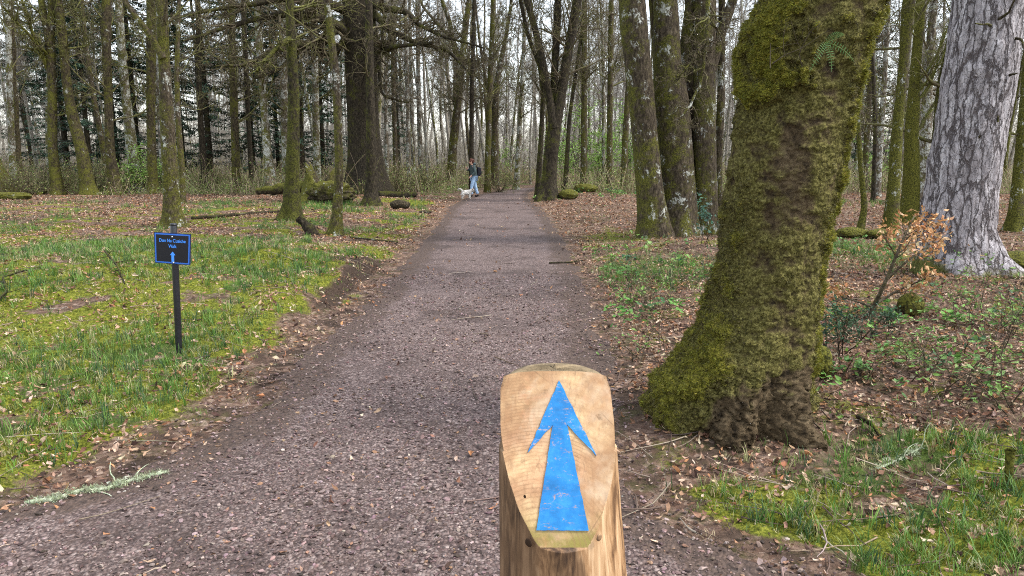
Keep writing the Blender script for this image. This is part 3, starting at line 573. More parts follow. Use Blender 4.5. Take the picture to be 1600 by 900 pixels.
for a in [('crooked thin tree just right of the great mossy trunk', [[(1343, 366, 12), (1351, 325, 9), (1345, 260, 8), (1341, 190, 6), (1348, 90, 6), (1362, 0, 6)]], 'mid', None, .3), ('slim white patched tree behind the crooked thin one', [[(1376, 275, 9), (1379, 170, 8), (1386, 60, 7), (1389, 0, 6)]], 'birch', 30, .0),
          ('dim lichened tree farthest back right of the great mossy trunk', [[(1354, 272, 9), (1358, 150, 8), (1366, 40, 7)]], 'mid', 33, .1),
          ('left one of two crossing mossy trunks, leaning right with pale upper stem', [[(1390, 368, 26), (1396, 300, 19), (1402, 200, 16), (1413, 90, 14), (1420, 0, 20), (1426, -30, 18)]], 'mid', None, .35),
          ('right one of two crossing mossy trunks with thick green lower stem', [[(1418, 350, 27), (1424, 300, 25), (1425, 200, 20), (1430, 110, 15), (1438, 20, 14)]], 'mossy', None, .6),
          ('tree with large white lichen patches left of the grey pine', [[(1444, 330, 18), (1446, 240, 16), (1449, 140, 15), (1456, 40, 12), (1460, 0, 11)]], 'birch', 20, .1),
          ('mossy tree leaning right close behind the grey pine', [[(1462, 350, 24), (1466, 250, 22), (1476, 140, 24), (1488, 70, 20), (1508, 0, 18)]], 'mossy', 17, .3),
          ('lichened mossy tree right of the grey pine at the frame edge', [[(1586, 362, 24), (1590, 290, 17), (1598, 200, 15), (1606, 100, 14)]], 'mid', None, .4),
          ('thin brown tree left of the crossing trunks', [[(1370, 300, 7), (1368, 200, 6), (1364, 100, 6), (1352, 0, 5)]], 'dark', 26, .0)]:
    tree(a[0], a[1], a[2], a[3], nprim=16, group='trees between the great mossy trunk and the pine', name='mossy_tree', mossy=a[4], lv=(6, 4, 3), zmin=1.8, limbs=[[(1482, 110, 9, 0), (1500, 100, 7, -.5), (1514, 98, 5, -.9)]] if 'leaning right close' in a[0] else ())

# --- the great mossy trunk
EDG = [(720, 1110, 1240), (700, 1065, 1244), (670, 1024, 1248), (640, 1012, 1252), (610, 1012, 1258), (595, 1018, 1262), (580, 1030, 1264), (550, 1060, 1270), (520, 1081, 1276), (490, 1098, 1279), (460, 1107, 1281), (400, 1118, 1288), (350, 1123, 1295), (300, 1129, 1306), (270, 1133, 1312), (240, 1138, 1317), (210, 1141, 1324), (180, 1147, 1331), (150, 1147, 1339), (120, 1152, 1347), (75, 1154, 1360), (45, 1163, 1372), (0, 1190, 1392), (-60, 1225, 1412)]
YH = 4.25
ce = []; 
for (py, a, b) in EDG:
    pa = onY(a, py, YH); pb = onY(b, py, YH); ce.append((pa[2], (pa[0]+pb[0])/2, (pb[0]-pa[0])/2))
ce.sort(); ce = np.array(ce); zs = np.concatenate([np.linspace(-.35, 2.75, 470), np.linspace(2.77, 6.5, 90)])
S = 260; th = np.arange(S)*2*math.pi/S
zt = ce[-1, 0]; sl_ = (ce[-1, 1]-ce[-4, 1])/(ce[-1, 0]-ce[-4, 0])
cx = np.where(zs < zt, np.interp(zs, ce[:, 0], ce[:, 1]), ce[-1, 1]+sl_*(zs-zt)); rr = np.where(zs < zt, np.interp(zs, ce[:, 0], ce[:, 2]), ce[-1, 2]*np.clip(1-(zs-zt)*.06, .3, 1))
core = np.minimum(rr, .345); z0 = H(HERO[0], HERO[1])
for _ in range(12): cx[1:-1] = (cx[:-2]+cx[1:-1]*2+cx[2:])/4; rr[1:-1] = (rr[:-2]+rr[1:-1]*2+rr[2:])/4
ex = np.stack([np.cos(th), np.sin(th), 0*th], -1)
C3 = np.stack([cx, np.full_like(cx, YH), zs], -1)
h = np.maximum(zs-z0, 0)[:, None]
rr = rr-.022-.026*sst(1.8, 2.1, zs); ryy = np.minimum(rr, .36+.10*np.exp(-h[:, 0]/.3))
rad = 1/np.sqrt((np.cos(th)[None]/rr[:, None])**2+(np.sin(th)[None]/ryy[:, None])**2)
lobe = lambda a, w, k: np.exp(-((np.angle(np.exp(1j*(th-a))))/w)**2)[None]*k
rad = rad+np.exp(-h/.20)*(lobe(-.98, .17, .20)+lobe(-1.75, .3, .07)+lobe(.15, .22, .16)+lobe(.9, .3, .22)+lobe(1.9, .4, .2)+lobe(-2.55, .25, .04)+lobe(2.9, .3, .02)-.05*lobe(-1.35, .15, 1)-.05*lobe(-2.15, .15, 1))+np.exp(-h/.55)*lobe(-.85, .16, .045)
rad = rad-.03*lobe(-.62, .12, 1)*np.exp(-((h-.45)/.4)**2)
B3 = C3[:, None]+ex[None]*rad[..., None]
nA = fbm(B3*np.array([1, 1, .7]), 2.2, 3, 3.); nB = fbm(B3, 8., 4, 11.); nC = fbm(B3*np.array([1, 1, .8]), 26., 3, 23.); nD = fbm(B3*np.array([.8, .8, 1.6]), 55., 2, 33.)
leftness = -np.cos(th)[None]; zc = zs[:, None]
up_moss = sst(1.88, 1.98, zc+.22*nA)*np.clip(sst(.0, .5, leftness+.5*nA+.25*nB)+.35*sst(-.05, .3, nB), 0, 1)
left_moss = sst(.35, .9, leftness+.5*nA); right_lit_moss = sst(.62, .95, np.cos(th)[None]+.35*nB)  # right edge: moss, with the light from the right painted in as brighter colour
low_moss = sst(.45, .05, np.abs(zc-.42)+.3*nA)*sst(-.2, .8, leftness)
mo = np.clip(-.06+.46*up_moss*(.2+1.*sst(-.2, .35, nB))+.24*left_moss+.52*right_lit_moss+.20*low_moss+.34*nB+.12*nA-.30*np.exp(-((zc-1.62)/.25)**2)*sst(-.6, .7, leftness)-.20*np.exp(-((zc-1.4)/.4)**2)*sst(.6, -.2, np.abs(np.cos(th)[None]+.05)), -.3, .7)  # moss amount, lowered below the left bulge to paint the overhang's shade
cush = sst(.1, .4, mo)
rad = rad+nA*.035+nB*(.028+.022*cush)+nC*(.015+.010*cush)+nD*.008*(1+cush)+cush*.016
wr = fbm(B3*np.array([.7, .7, 1.7])+.12*nB[..., None], 13., 4, 61.); sc_n = np.abs(fbm(B3*np.array([1, 1, .55]), 15., 3, 71.)); rad = rad+wr*.020-.03*np.clip(1-sc_n/.10, 0, 1)*sst(.5, .15, h)+.03*fbm(B3, 3.5, 3, 55.)*sst(.7, .1, h); pit = sst(.38, .5, fbm(B3*np.array([1, 1, .5]), 4.5, 3, 161.))*sst(1., .4, zc); rad = rad-pit*.04; mo = mo+wr*.22-pit*.3-.55*sst(.42, .12, h+.25*nA+.1*nB)*sst(.75, .2, leftness*.6+.5*nA+.3)
rad = rad+up_moss*.03*sst(0, .2, mo)
V = C3[:, None]+ex[None]*rad[..., None]; n_ = len(zs); i = np.arange(n_-1)[:, None]*S; j = np.arange(S)[None]; j2 = (j+1) % S; F = np.stack([i+j, i+j2, i+S+j2, i+S+j], -1).reshape(-1, 4)
hm = M('great_moss_bark', .95, .12); v = hm.vec((1, 1, .8)); fn = hm.noise(70, 6, .75, .2, v); md = hm.noise(16, 6, .7)
bk = hm.ramp(md, [(.34, (.028, .02, .012)), (.5, (.10, .07, .038)), (.68, (.21, .155, .09))])
dul = hm.ramp(fn, [(.36, (.030, .026, .009)), (.49, (.115, .10, .026)), (.64, (.28, .25, .085))])
brt = hm.ramp(fn, [(.36, (.045, .045, .008)), (.48, (.15, .14, .018)), (.64, (.36, .32, .05))])
c = hm.mix(hm.map(hm.math('ADD', hm.attr('moss'), hm.math('MULTIPLY', md, .8)), .08, .38), bk, dul)
c = hm.mix(hm.map(hm.math('ADD', hm.attr('moss'), hm.math('MULTIPLY', hm.noise(9, 6, .75), .9)), .60, .84), c, brt)
hm.col(c); hm.bump(md, .03, 1.); hm.bump(fn, .018, 1.)
root = empty('great_mossy_tree', (HERO[0], YH, z0), 'huge leaning moss covered trunk in the right foreground behind the arrow post', 'tree')
mflat = mo.ravel()
rel(np_mesh('trunk', V, [F], hm.m, {'moss': mflat}), root)
# moss tufts standing off the bark
Vf = V.reshape(-1, 3); nrm3 = np.repeat(ex[None], n_, 0).reshape(-1, 3)
pr = np.clip(.05+mflat*1.9, .0, 1)*(Vf[:, 2] > z0-.02)*(Vf[:, 2] < 3.2)*(nrm3[:, 1] < .5); cand = RS.choice(len(Vf), 42000, p=pr/pr.sum())
tb = [clump(190+s, 6, .2, .7, 1.3) for s in range(3)]; bag = Bag(); w_ = RS.randint(3, size=len(cand)); nn_ = norm(nrm3[cand]+.35*RS.normal(size=(len(cand), 3)))
dulc = pal(len(cand), [(.10, .085, .026), (.06, .05, .018), (.17, .145, .05)], [3, 3, 1]); brc = pal(len(cand), [(.16, .155, .018), (.26, .24, .032), (.10, .10, .014)], [3, 2, 2]); f_ = sst(.2, .42, mflat[cand]+.1*RS.normal(size=len(cand)))[:, None]
cc = clip(dulc*(1-f_)+brc*f_)
for t in range(3):
    q = w_ == t; scatter(bag, tb[t], Vf[cand][q]-nn_[q]*.003, RS.rand(q.sum())*6.28, RS.uniform(.008, .02, q.sum()), nn_[q], None, cc[q])
rel(bag.build('moss', LEAF, smooth=False), root)
cb = Bag(); Pm = C3[470:]; Rm = rr[470:]*.8; crown_arr(cb, Pm, Rm, 3.4, 12, 991, 3.2, .05, (6, 4, 3), fine=.003, mossv=.3); rel(cb.build('crown', MB['twig']), root)

# --- the grey pine
pm = M('pine_bark', .85, .2); v = pm.vec((1, 1, .25)); n1 = pm.noise(14, 6, .7, .5, v); n2 = pm.noise(60, 4, .7, 0, pm.vec((1, 1, .7)))
c = pm.ramp(n1, [(.34, (.15, .13, .13)), (.5, (.31, .28, .285)), (.66, (.48, .45, .455))]); c = vary(pm, c, 50, .8, 1.2)

dv = pm.n('ShaderNodeVectorMath', operation='ADD'); dn = pm.n('ShaderNodeTexNoise'); pm.l(pm.vec((1, 1, .5)), dn.inputs['Vector']); dn.inputs['Scale'].default_value = 6; dn.inputs['Detail'].default_value = 5; dn.inputs['Roughness'].default_value = .7
dsx = pm.n('ShaderNodeVectorMath', operation='SCALE'); pm.l(dn.outputs['Color'], dsx.inputs[0]); dsx.inputs['Scale'].default_value = .16; pm.l(pm.o, dv.inputs[0]); pm.l(dsx.outputs[0], dv.inputs[1])
k1 = pm.voro(11, pm.vec((1, 1, .14), dv.outputs[0]), 'DISTANCE_TO_EDGE'); k2 = pm.voro(26, pm.vec((1, 1, .35), dv.outputs[0]), 'DISTANCE_TO_EDGE')
kr = pm.math('MULTIPLY', pm.map(k1.outputs['Distance'], .0, .10), pm.map(k2.outputs['Distance'], .0, .06, .7, 1.))
c = pm.mix(pm.map(kr, 0., 1., .05, 1., False), (.07, .055, .053), c); c = pm.mix(pm.map(pm.math('ADD', pm.attr('moss'), pm.math('MULTIPLY', pm.noise(8, 5, .7), .8)), .75, 1.), c, (.12, .12, .03))
pm.col(c); pm.bump(kr, .025, 1.); pm.bump(n1, .02, .8); pm.bump(n2, .006, .7)
b = hit(1520, 428); Yp = b[1]; q_ = [(430, 1462, 1600), (400, 1463, 1582), (360, 1465, 1573), (300, 1472, 1578), (200, 1490, 1594), (100, 1505, 1610), (0, 1520, 1624), (-50, 1527, 1632)]
pe = sorted((onY(0, a, Yp)[2], (onY(l_, a, Yp)[0]+onY(r_, a, Yp)[0])/2, (onY(r_, a, Yp)[0]-onY(l_, a, Yp)[0])/2) for a, l_, r_ in q_); pe = np.array(pe)
zs = np.concatenate([np.linspace(b[2]-.5, 4.2, 330), np.linspace(4.25, 14, 60)]); S = 200; th = np.arange(S)*2*math.pi/S
sl_ = (pe[-1, 1]-pe[-3, 1])/(pe[-1, 0]-pe[-3, 0]); zt = pe[-1, 0]
cx = np.where(zs < zt, np.interp(zs, pe[:, 0], pe[:, 1]), pe[-1, 1]+sl_*.8*(zs-zt)); rr = np.where(zs < zt, np.interp(zs, pe[:, 0], pe[:, 2]), pe[-1, 2]*np.clip(1-(zs-zt)*.06, .25, 1))
C3 = np.stack([cx, np.full_like(cx, Yp+.3), zs], -1); ex = np.stack([np.cos(th), np.sin(th), 0*th], -1); h = np.maximum(zs-b[2], 0)[:, None]
lobe = lambda a, w, k: np.exp(-((np.angle(np.exp(1j*(th-a))))/w)**2)[None]*k
rad = rr[:, None]*np.ones(S)[None]+np.exp(-h/.25)*(lobe(-.9, .3, .22)+lobe(-2.2, .3, .16)+lobe(0, .35, .15)+lobe(3., .4, .1)+lobe(1.5, .5, .2))*.9
B3 = C3[:, None]+ex[None]*rr[:, None, None]
w3 = np.stack([fbm(B3, 3., 2, 4.), fbm(B3, 3., 2, 44.), 0*B3[..., 0]], -1)*.05; q3 = (B3+w3)*np.array([1, 1, .17])
rg = np.abs(perlin(q3*17.)); rg2 = np.abs(perlin(B3*np.array([1, 1, .6])*22.+40)); cr = np.clip(1-rg/.13, 0, 1); cr = np.maximum(cr, .75*np.clip(1-rg2/.08, 0, 1)*(fbm(B3, 8., 2, 70.) > .05))
rad = rad-cr*.006+fbm(B3*np.array([1, 1, .5]), 12., 4, 90.)*.02+fbm(B3, 2., 2, 95.)*.03
V = C3[:, None]+ex[None]*rad[..., None]; n_ = len(zs); i = np.arange(n_-1)[:, None]*S; j = np.arange(S)[None]; j2 = (j+1) % S; F = np.stack([i+j, i+j2, i+S+j2, i+S+j], -1).reshape(-1, 4)
root = empty('pine_tree', tuple(b), 'large pinkish grey pine trunk with fissured bark at the right frame edge', 'tree')
pmo = (.55*np.exp(-h/.25)*np.ones(S)+.25*sst(.6, 1., -np.cos(th)[None]))
rel(np_mesh('trunk', V, [F], pm.m, {'crack': cr.ravel(), 'moss': pmo.ravel()}), root)
for k, (px, py, dx, dz, L_) in enumerate([(1560, 30, .12, .05, .32), (1548, 40, -.25, .02, .3), (1574, 118, .05, .03, .14), (1586, 60, .1, .08, .25), (1530, 212, .0, -.03, .1), (1556, 180, .03, .0, .1)]):
    p = onY(px, py, Yp-.05); A, Ra = sweep(p[None], np.array([[dx*3, -.8, dz*4]]), np.array([L_]), np.array([.018]), np.array([.006]), 6, .3, .05); V, Fs = tubes(A, Ra, 6); rel(np_mesh('dead_branch', V, Fs, MB['mossy'], {'moss': np.full(len(V), .1)}), root)
cb = Bag(); crown_arr(cb, C3[330:], rr[330:], 5.5, 14, 661, 3.4, -.02, (6, 4, 3), fine=.003); rel(cb.build('crown', MB['twig']), root)
# ------------------------------------------------------------------ the wood behind: individual trees copied from a few built ones
def wood_proto(seed, H_, r, kind, lean=.04, lv=(6, 5, 3), nprim=19, zmin=4.5, L0=2.1, tw='fartwig', fork=False):
    rs = np.random.RandomState(seed); p = np.zeros(3); pts = [np.array([0, 0, -.4]), p]; rad = [r*1.1, r]; d = np.array([rs.normal()*lean, rs.normal()*lean, 1.])
    for k in range(1, 8): d = norm(d+rs.normal(size=3)*np.array([.05, .05, 0])+np.array([0, 0, .12])); p = p+d*H_/7; pts.append(p); rad.append(r*(1-k/7.6)**.8)
    V, F, mo, P, R = trunk_arr(pts, rad, 10, 40, seed, .08, 1., 0., mossy=.18, pw=1.2)
    root = empty('woodland_tree', (0, 0, 0), None, 'tree'); t = np_mesh('trunk', V, [F], MB[kind], {'moss': mo}, parent=root)
    cb = Bag(); crown_arr(cb, P, R, zmin, nprim, seed+3, L0, .09, lv, ang=(.5, 1.1), fine=.0055, wob=.13)
    cb.build('crown', MB[tw], parent=root); return root
def dup(root, loc, rz, s=1., label=None, group=None):
    r = root.copy(); COL.objects.link(r); r.location = loc; r.rotation_euler = (0, 0, rz); r.scale = (s, s, s)
    if label: r['label'] = label
    if group: r['group'] = group
    for ch in root.children:
        c = ch.copy(); COL.objects.link(c); c.parent = r
    return r
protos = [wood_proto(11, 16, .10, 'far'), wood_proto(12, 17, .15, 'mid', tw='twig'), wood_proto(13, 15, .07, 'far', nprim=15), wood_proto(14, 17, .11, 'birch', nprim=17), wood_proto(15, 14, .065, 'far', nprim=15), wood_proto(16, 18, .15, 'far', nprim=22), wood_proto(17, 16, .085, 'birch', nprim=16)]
PK = ['pale grey', 'brown', 'pale grey', 'white spotted', 'pale grey', 'pale grey', 'white spotted']
WL = 'slender bare tree among the crowd of trees filling the back of the wood'; WG = 'bare trees filling the back of the wood'
spots = []; first = set(); rs = np.random.RandomState(77); tries = 0
def near_line(x, y):
    a, b = edges(y); return (x > a-1.2) & (x < b+1.2) & (y < 60)
while len(spots) < 250 and tries < 20000:
    tries += 1; y = 32+46*rs.rand()**.85; x = (rs.rand()*2-1)*(.80*y+2)
    if near_line(x, y): continue
    if x < -2 and y < 36 and rs.rand() < .7: continue
    if x/y < -.12 and rs.rand() < .45: continue
    if any((x-a)**2+(y-b)**2 < 1.3**2 for a, b in spots) or any((x-a)**2+(y-b)**2 < 1. for a, b in SPOTS): continue
    # keep the sight line to the walker clear
    if y < 40 and abs(x/y-(740-800)/1130) < .02: continue
    spots.append((x, y))
def wl(p, x, y):
    side = 'behind the left clearing' if x/y < -.12 else 'beyond the end of the path' if x/y < .07 else 'in the wood right of the path'
    a = 'slender' if p in (2, 4, 6) else 'tall'
    return ('%s %s bare tree %s, %s' % (a, PK[p], side, 'among the nearer rows' if y < 50 else 'among the far rows'), '%s bare trees %s' % (PK[p], side))
for k, (x, y) in enumerate(spots):
    p = k % len(protos); loc = (x, y, float(H(x, y))-.03); rz = rs.rand()*6.28; s = rs.uniform(.8, 1.15)
    if p not in first:
        first.add(p); o = protos[p]; o.location = loc; o.rotation_euler = (0, 0, rz); o.scale = (s, s, s); tag(o, wl(p, x, y)[0], None, wl(p, x, y)[1])
    else: dup(protos[p], loc, rz, s, *wl(p, x, y))
# right middle distance: a few more slender trees
# spruces
def spruce(seed, H_=19., r=.22):
    rs = np.random.RandomState(seed); root = empty('spruce_tree', (0, 0, 0), None, 'tree')
    P = np.zeros((1, 12, 3)); P[0, :, 2] = np.linspace(-.3, H_, 12); R = np.linspace(r, .02, 12)[None]; V, Fs = tubes(P, R, 9); np_mesh('trunk', V, Fs, MB['dark'], {'moss': np.zeros(len(V))}, parent=root)
    n = 170; z = 1.2+(H_-1.4)*rs.rand(n)**.9; az = rs.rand(n)*6.28; ln = (1-z/H_)**.75*3.6*rs.uniform(.6, 1.1, n)+.25
    D = np.stack([np.cos(az), np.sin(az), -.18+0*az], -1); A, Ra = sweep(np.stack([0*z, 0*z, z], -1), D, ln, np.full(n, .025), np.full(n, .006), 9, .06, .01, rs); V, Fs = tubes(A, Ra, 3)
    bag = Bag(); bag.add(V, Fs, (.05, .04, .03)); tv, tf = leaf(5)
    m = 95; t = .12+.88*rs.rand(n, m); k = (t*7.99).astype(int); f = (t*8-k)[..., None]; bi = np.arange(n)[:, None]; pos = (A[bi, k]*(1-f)+A[bi, k+1]*f).reshape(-1, 3)+rs.normal(size=(n*m, 3))*np.array([.12, .12, .05])-np.array([0, 0, .06])
    spr = np.array([[-.5, 0, 0], [-.2, .13, -.03], [.1, .10, -.05], [.5, .0, -.16], [.1, -.1, -.05], [-.2, -.13, -.03]]); N = len(pos); ya = np.repeat(az, m)+rs.choice([-1, 1], N)*rs.uniform(.4, 1.1, N)
    cc = pal(N, [(.032, .066, .038), (.05, .092, .052), (.022, .048, .03), (.075, .115, .062)], [4, 3, 3, 1], rs=rs)
    scatter(bag, (spr, [np.array([[0, 1, 2, 3], [0, 3, 4, 5]])]), pos, ya, rs.uniform(.14, .32, N), None, rs.rand(N)*.9, clip(cc), rs)
    bag.build('crown', NEEDLE, smooth=False, parent=root); return root
sprs = [spruce(31), spruce(32, 16., .18), spruce(33, 21., .25)]
SG = 'dark spruces behind the left edge of the wood'; sx = [(115, 44), (150, 41), (190, 47), (225, 43), (295, 47), (335, 43), (400, 44), (440, 49), (475, 43), (508, 48), (60, 60), (625, 62), (-130, 52), (1330, 50), (1310, 58), (1250, 60), (1180, 55)]
for k, (px, y) in enumerate(sx):
    x = (px-800)/1130*y; loc = (x, y, float(H(x, y))-.05); lab = ['dark spruce between the leaning mossy tree and the straight mossy tree', 'dark spruce right behind the straight mossy tree with a swollen foot', 'dark spruce behind the lichen blotched tree', 'dark spruce behind the upright mossy tree left of the white trunk', 'dark spruce seen left of the dark straight tree', 'dark spruce seen left of the mossy pole straight tree', 'dark spruce behind the leaning tree with pale upper trunk', 'dark spruce left of the mossy tree by the snag', 'dark spruce right of the mossy tree by the snag', 'dark spruce behind the tree with white patched foot', 'dim spruce far behind the bushes at the left edge', 'dim spruce seen just right of the massive old tree', 'dark spruce standing outside the left edge of the clearing', 'dim spruce far right, left one of the pair hidden behind the great mossy trunk'][k] if k < 14 else 'dim spruce deep in the wood behind the great mossy trunk'; s = rs.uniform(.75, 1.1)
    if k < 3: o = sprs[k]; o.location = loc; o.scale = (s, s, s); tag(o, lab, None, SG); o.rotation_euler = (0, 0, rs.rand()*6)
    else: dup(sprs[k % 3], loc, rs.rand()*6.28, s, lab, SG)
# the far wood, one mass
bag = Bag(); rs = np.random.RandomState(5)
for k in range(360):
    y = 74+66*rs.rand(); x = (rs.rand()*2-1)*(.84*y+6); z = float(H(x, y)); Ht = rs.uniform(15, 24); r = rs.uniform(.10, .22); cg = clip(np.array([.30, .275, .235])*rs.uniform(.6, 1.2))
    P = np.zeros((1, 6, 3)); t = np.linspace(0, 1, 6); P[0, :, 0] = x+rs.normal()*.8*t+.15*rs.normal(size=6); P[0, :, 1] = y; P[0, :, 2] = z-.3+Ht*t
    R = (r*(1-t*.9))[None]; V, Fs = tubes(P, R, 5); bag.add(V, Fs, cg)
    n = 34; zz = rs.uniform(.12, 1, n); S0 = np.stack([np.interp(zz, t, P[0, :, 0]), np.full(n, y), z+Ht*zz], -1); az = rs.rand(n)*6.28; D = np.stack([np.cos(az), np.sin(az)*.6, rs.uniform(.3, 1.4, n)], -1)
    A, Ra = sweep(S0, D, rs.uniform(1.2, 3.4, n), np.full(n, .035), np.full(n, .015), 4, .15, .05, rs); V, Fs = tubes(A, Ra, 3); bag.add(V, Fs, cg*.95)
    s, d, l, r_ = children(A, Ra, np.full(n, 2.4), 7, .1, rs=rs); A, Ra = sweep(s, d, l, np.full(len(s), .015), np.full(len(s), .008), 3, .2, .05, rs); V, Fs = tubes(A, Ra, 3); bag.add(V, Fs, cg)
    s, d, l, r_ = children(A, Ra, l, 4, .1, lf=(.5, .9), rs=rs); A, Ra = sweep(s, d, l, np.full(len(s), .010), np.full(len(s), .006), 2, .2, .05, rs); V, Fs = tubes(A, Ra, 3); bag.add(V, Fs, cg)
for k in range(900):
    y = 60+60*rs.rand(); x = (rs.rand()*2-1)*(.84*y+6)
    if near_line(x, y): continue
    z = float(H(x, y)); n = 16; cg = clip(np.array([.32, .29, .23])*rs.uniform(.6, 1.2)); S0 = np.array([[x, y, z]])+rs.normal(size=(n, 3))*np.array([1.2, .6, 0]); A, Ra = sweep(S0, rs.normal(size=(n, 3))*np.array([.35, .2, 0])+np.array([0, 0, 1.]), rs.uniform(1.5, 6, n), np.full(n, .018), np.full(n, .008), 5, .14, .0, rs); V, Fs = tubes(A, Ra, 3); bag.add(V, Fs, cg)
    s, d, l, r_ = children(A, Ra, np.full(n, 2.), 4, .15, rs=rs); A, Ra = sweep(s, d, l, np.full(len(s), .009), np.full(len(s), .006), 3, .2, .0, rs); V, Fs = tubes(A, Ra, 3); bag.add(V, Fs, cg)
tag(bag.build('distant_wood', STONE), 'mass of bare trunks and twigs closing the view far behind', 'woodland', kind='stuff'); print('far wood', bag.n)
# wooded rise closing the horizon
# ------------------------------------------------------------------ undergrowth: dead stalks and first leaves at the edge of the wood
x = (RS.rand(36000)*2-1); y = 27+26*RS.rand(36000)**1.3; x = x*(.8*y+1); xl, xr = edges(y); d = np.maximum(xl-x, x-xr)
front = np.where(x < -6, 30.5, np.where(x < 0, 32.5, 31))+2*fb2(x, x*0, .25, 3, 600.); k = (d > .9+RS.rand(len(x))) & (y > front) & (fb2(x, y, .35, 3, 500.) > -.14+.2*RS.normal(size=len(x))*.5)
x, y = x[k], y[k]; n = len(x); hgt = RS.uniform(.3, 2.1, n)*(.7+1.1*fb2(x, y, .3, 2, 520.)); P, R = sweep(np.stack([x, y, H(x, y)-.03], -1), np.stack([RS.normal(size=n)*.35, RS.normal(size=n)*.3, np.ones(n)], -1), hgt, np.full(n, .010), np.full(n, .006), 5, .16, -.03)
bag = Bag(); V, Fs = tubes(P, R, 3); bag.add(V, Fs, clip(np.repeat(pal(n, [(.34, .27, .16), (.22, .17, .10), (.44, .37, .23), (.17, .17, .06)], [3, 3, 1, 2.5]), 15, 0)))
m = 7; t = RS.rand(n, m)*.9+.1; kk = (t*3.99).astype(int); f = (t*4-kk)[..., None]; bi = np.arange(n)[:, None]; pos = (P[bi, kk]*(1-f)+P[bi, kk+1]*f).reshape(-1, 3)+RS.normal(size=(n*m, 3))*.07
gk = np.repeat(fb2(x, y, .3, 3, 700.)+.1*RS.normal(size=n), m) > -.2; cc = pal(n*m, [(.22, .30, .07), (.34, .40, .13), (.13, .2, .05), (.45, .38, .2)], [3, 3, 2, 2]); pos, cc = pos[gk], cc[gk]; kx = RS.rand(len(pos)) < .8; pos, cc = pos[kx], cc[kx]
scatter(bag, leaves[0], pos, RS.rand(len(pos))*6.28, RS.uniform(.05, .10, len(pos)), None, RS.rand(len(pos))*1.2, clip(cc))
tag(bag.build('undergrowth', LEAF, smooth=False), 'tangle of straw coloured stalks and small green leaves at the foot of the wood', 'undergrowth', kind='stuff'); print('undergrowth', n, len(pos))
# shrubs and saplings
def shrub(name, label, cat, base, ns, hgt, spread, nl, lsz, lc, lw, stemmat='twig', group=None, tmpl=0, tiers=None, seed=0, sr=.008, z0=.2, wob=.16, sub=5, up=.02, droop=.6, col=None):
    rs = np.random.RandomState(seed+900); base = np.asarray(base, float); root = empty(name, tuple(base), label, cat, group)
    S0 = base+np.stack([rs.normal(size=ns)*spread*.15, rs.normal(size=ns)*spread*.15, np.zeros(ns)-.03], -1); D = np.stack([rs.normal(size=ns)*spread, rs.normal(size=ns)*spread, np.full(ns, 1.)], -1); ln = hgt*rs.uniform(.6, 1.1, ns)
    A, Ra = sweep(S0, D, ln, np.full(ns, sr), np.full(ns, sr*.3), 9, wob, up, rs); B0 = Bag(); V, Fs = tubes(A, Ra, 5); B0.add(V, Fs, None, .0)
    s, d, l, r_ = children(A, Ra, ln, sub, z0, rs=rs); B_, Rb = sweep(s, d, l, r_, np.full(len(s), sr*.2), 5, wob*1.3, up, rs); V, Fs = tubes(B_, np.maximum(Rb, sr*.22), 4); B0.add(V, Fs, None, .0)
    s, d, l, r_ = children(B_, Rb, l, 3, .2, rs=rs); C_, Rc = sweep(s, d, l, r_, np.full(len(s), sr*.15), 4, wob*1.3, up, rs); V, Fs = tubes(C_, np.maximum(Rc, sr*.18), 3); B0.add(V, Fs, None, .0)
    rel(B0.build('stem', MB[stemmat]), root)
    if nl:
        bag = Bag(); al = np.concatenate([B_.reshape(-1, 3), C_.reshape(-1, 3), C_.reshape(-1, 3)]); pos = al[rs.randint(len(al), size=nl)]+rs.normal(size=(nl, 3))*lsz*.5
        cc = clip(pal(nl, lc, lw, rs=rs)); w_ = rs.randint(3, size=nl)
        for t in range(3):
            q = w_ == t; scatter(bag, leaves[t+tmpl], pos[q], rs.rand(q.sum())*6.28, rs.uniform(.7, 1.2, q.sum())*lsz, None, rs.rand(q.sum())*droop*2, cc[q], rs)
        rel(bag.build('foliage', LEAF if cat != 'leafless' else DRY, smooth=False), root)
    return root
GR = [(.26, .42, .09), (.36, .50, .14), (.17, .30, .06)]
for k, (px, Y, hg, nl, lab) in enumerate([(878, 40, 4.5, 900, 'young tree in bright new leaf directly right of the fan shaped tree'), (905, 44, 5.2, 1100, 'young tree in fresh green leaf behind the straight mossy tree'), (930, 38, 4., 1000, 'leafy green sapling between two thin trunks right of the fan tree'), (962, 41, 4.6, 900, 'green sapling left of the mossy footed tree'), (990, 46, 3.6, 600, 'green sapling partly hidden behind the triple trunk'),
                                          (1352, 34, 2.6, 400, 'small green sapling seen right of the great mossy trunk'), (1437, 32, 2.4, 300, 'small green sapling between the crossing trunks and the pine'), (215, 33, 1.9, 500, 'leafy green bush at the foot of the lichen blotched tree'), (248, 34, 1.8, 300, 'green bush by the white trunk on the left'), (800, 50, 3., 300, 'pale green sapling beyond the end of the path')]):
    x = (px-800)/1130*Y; shrub('sapling', lab, 'sapling', place(x, Y), 4 if hg > 2.5 else 9, hg, .32, nl*2, .11, GR, [3, 3, 2], 'mid', 'green saplings in the wood', seed=k, sr=.03 if hg > 2.5 else .012, sub=8)
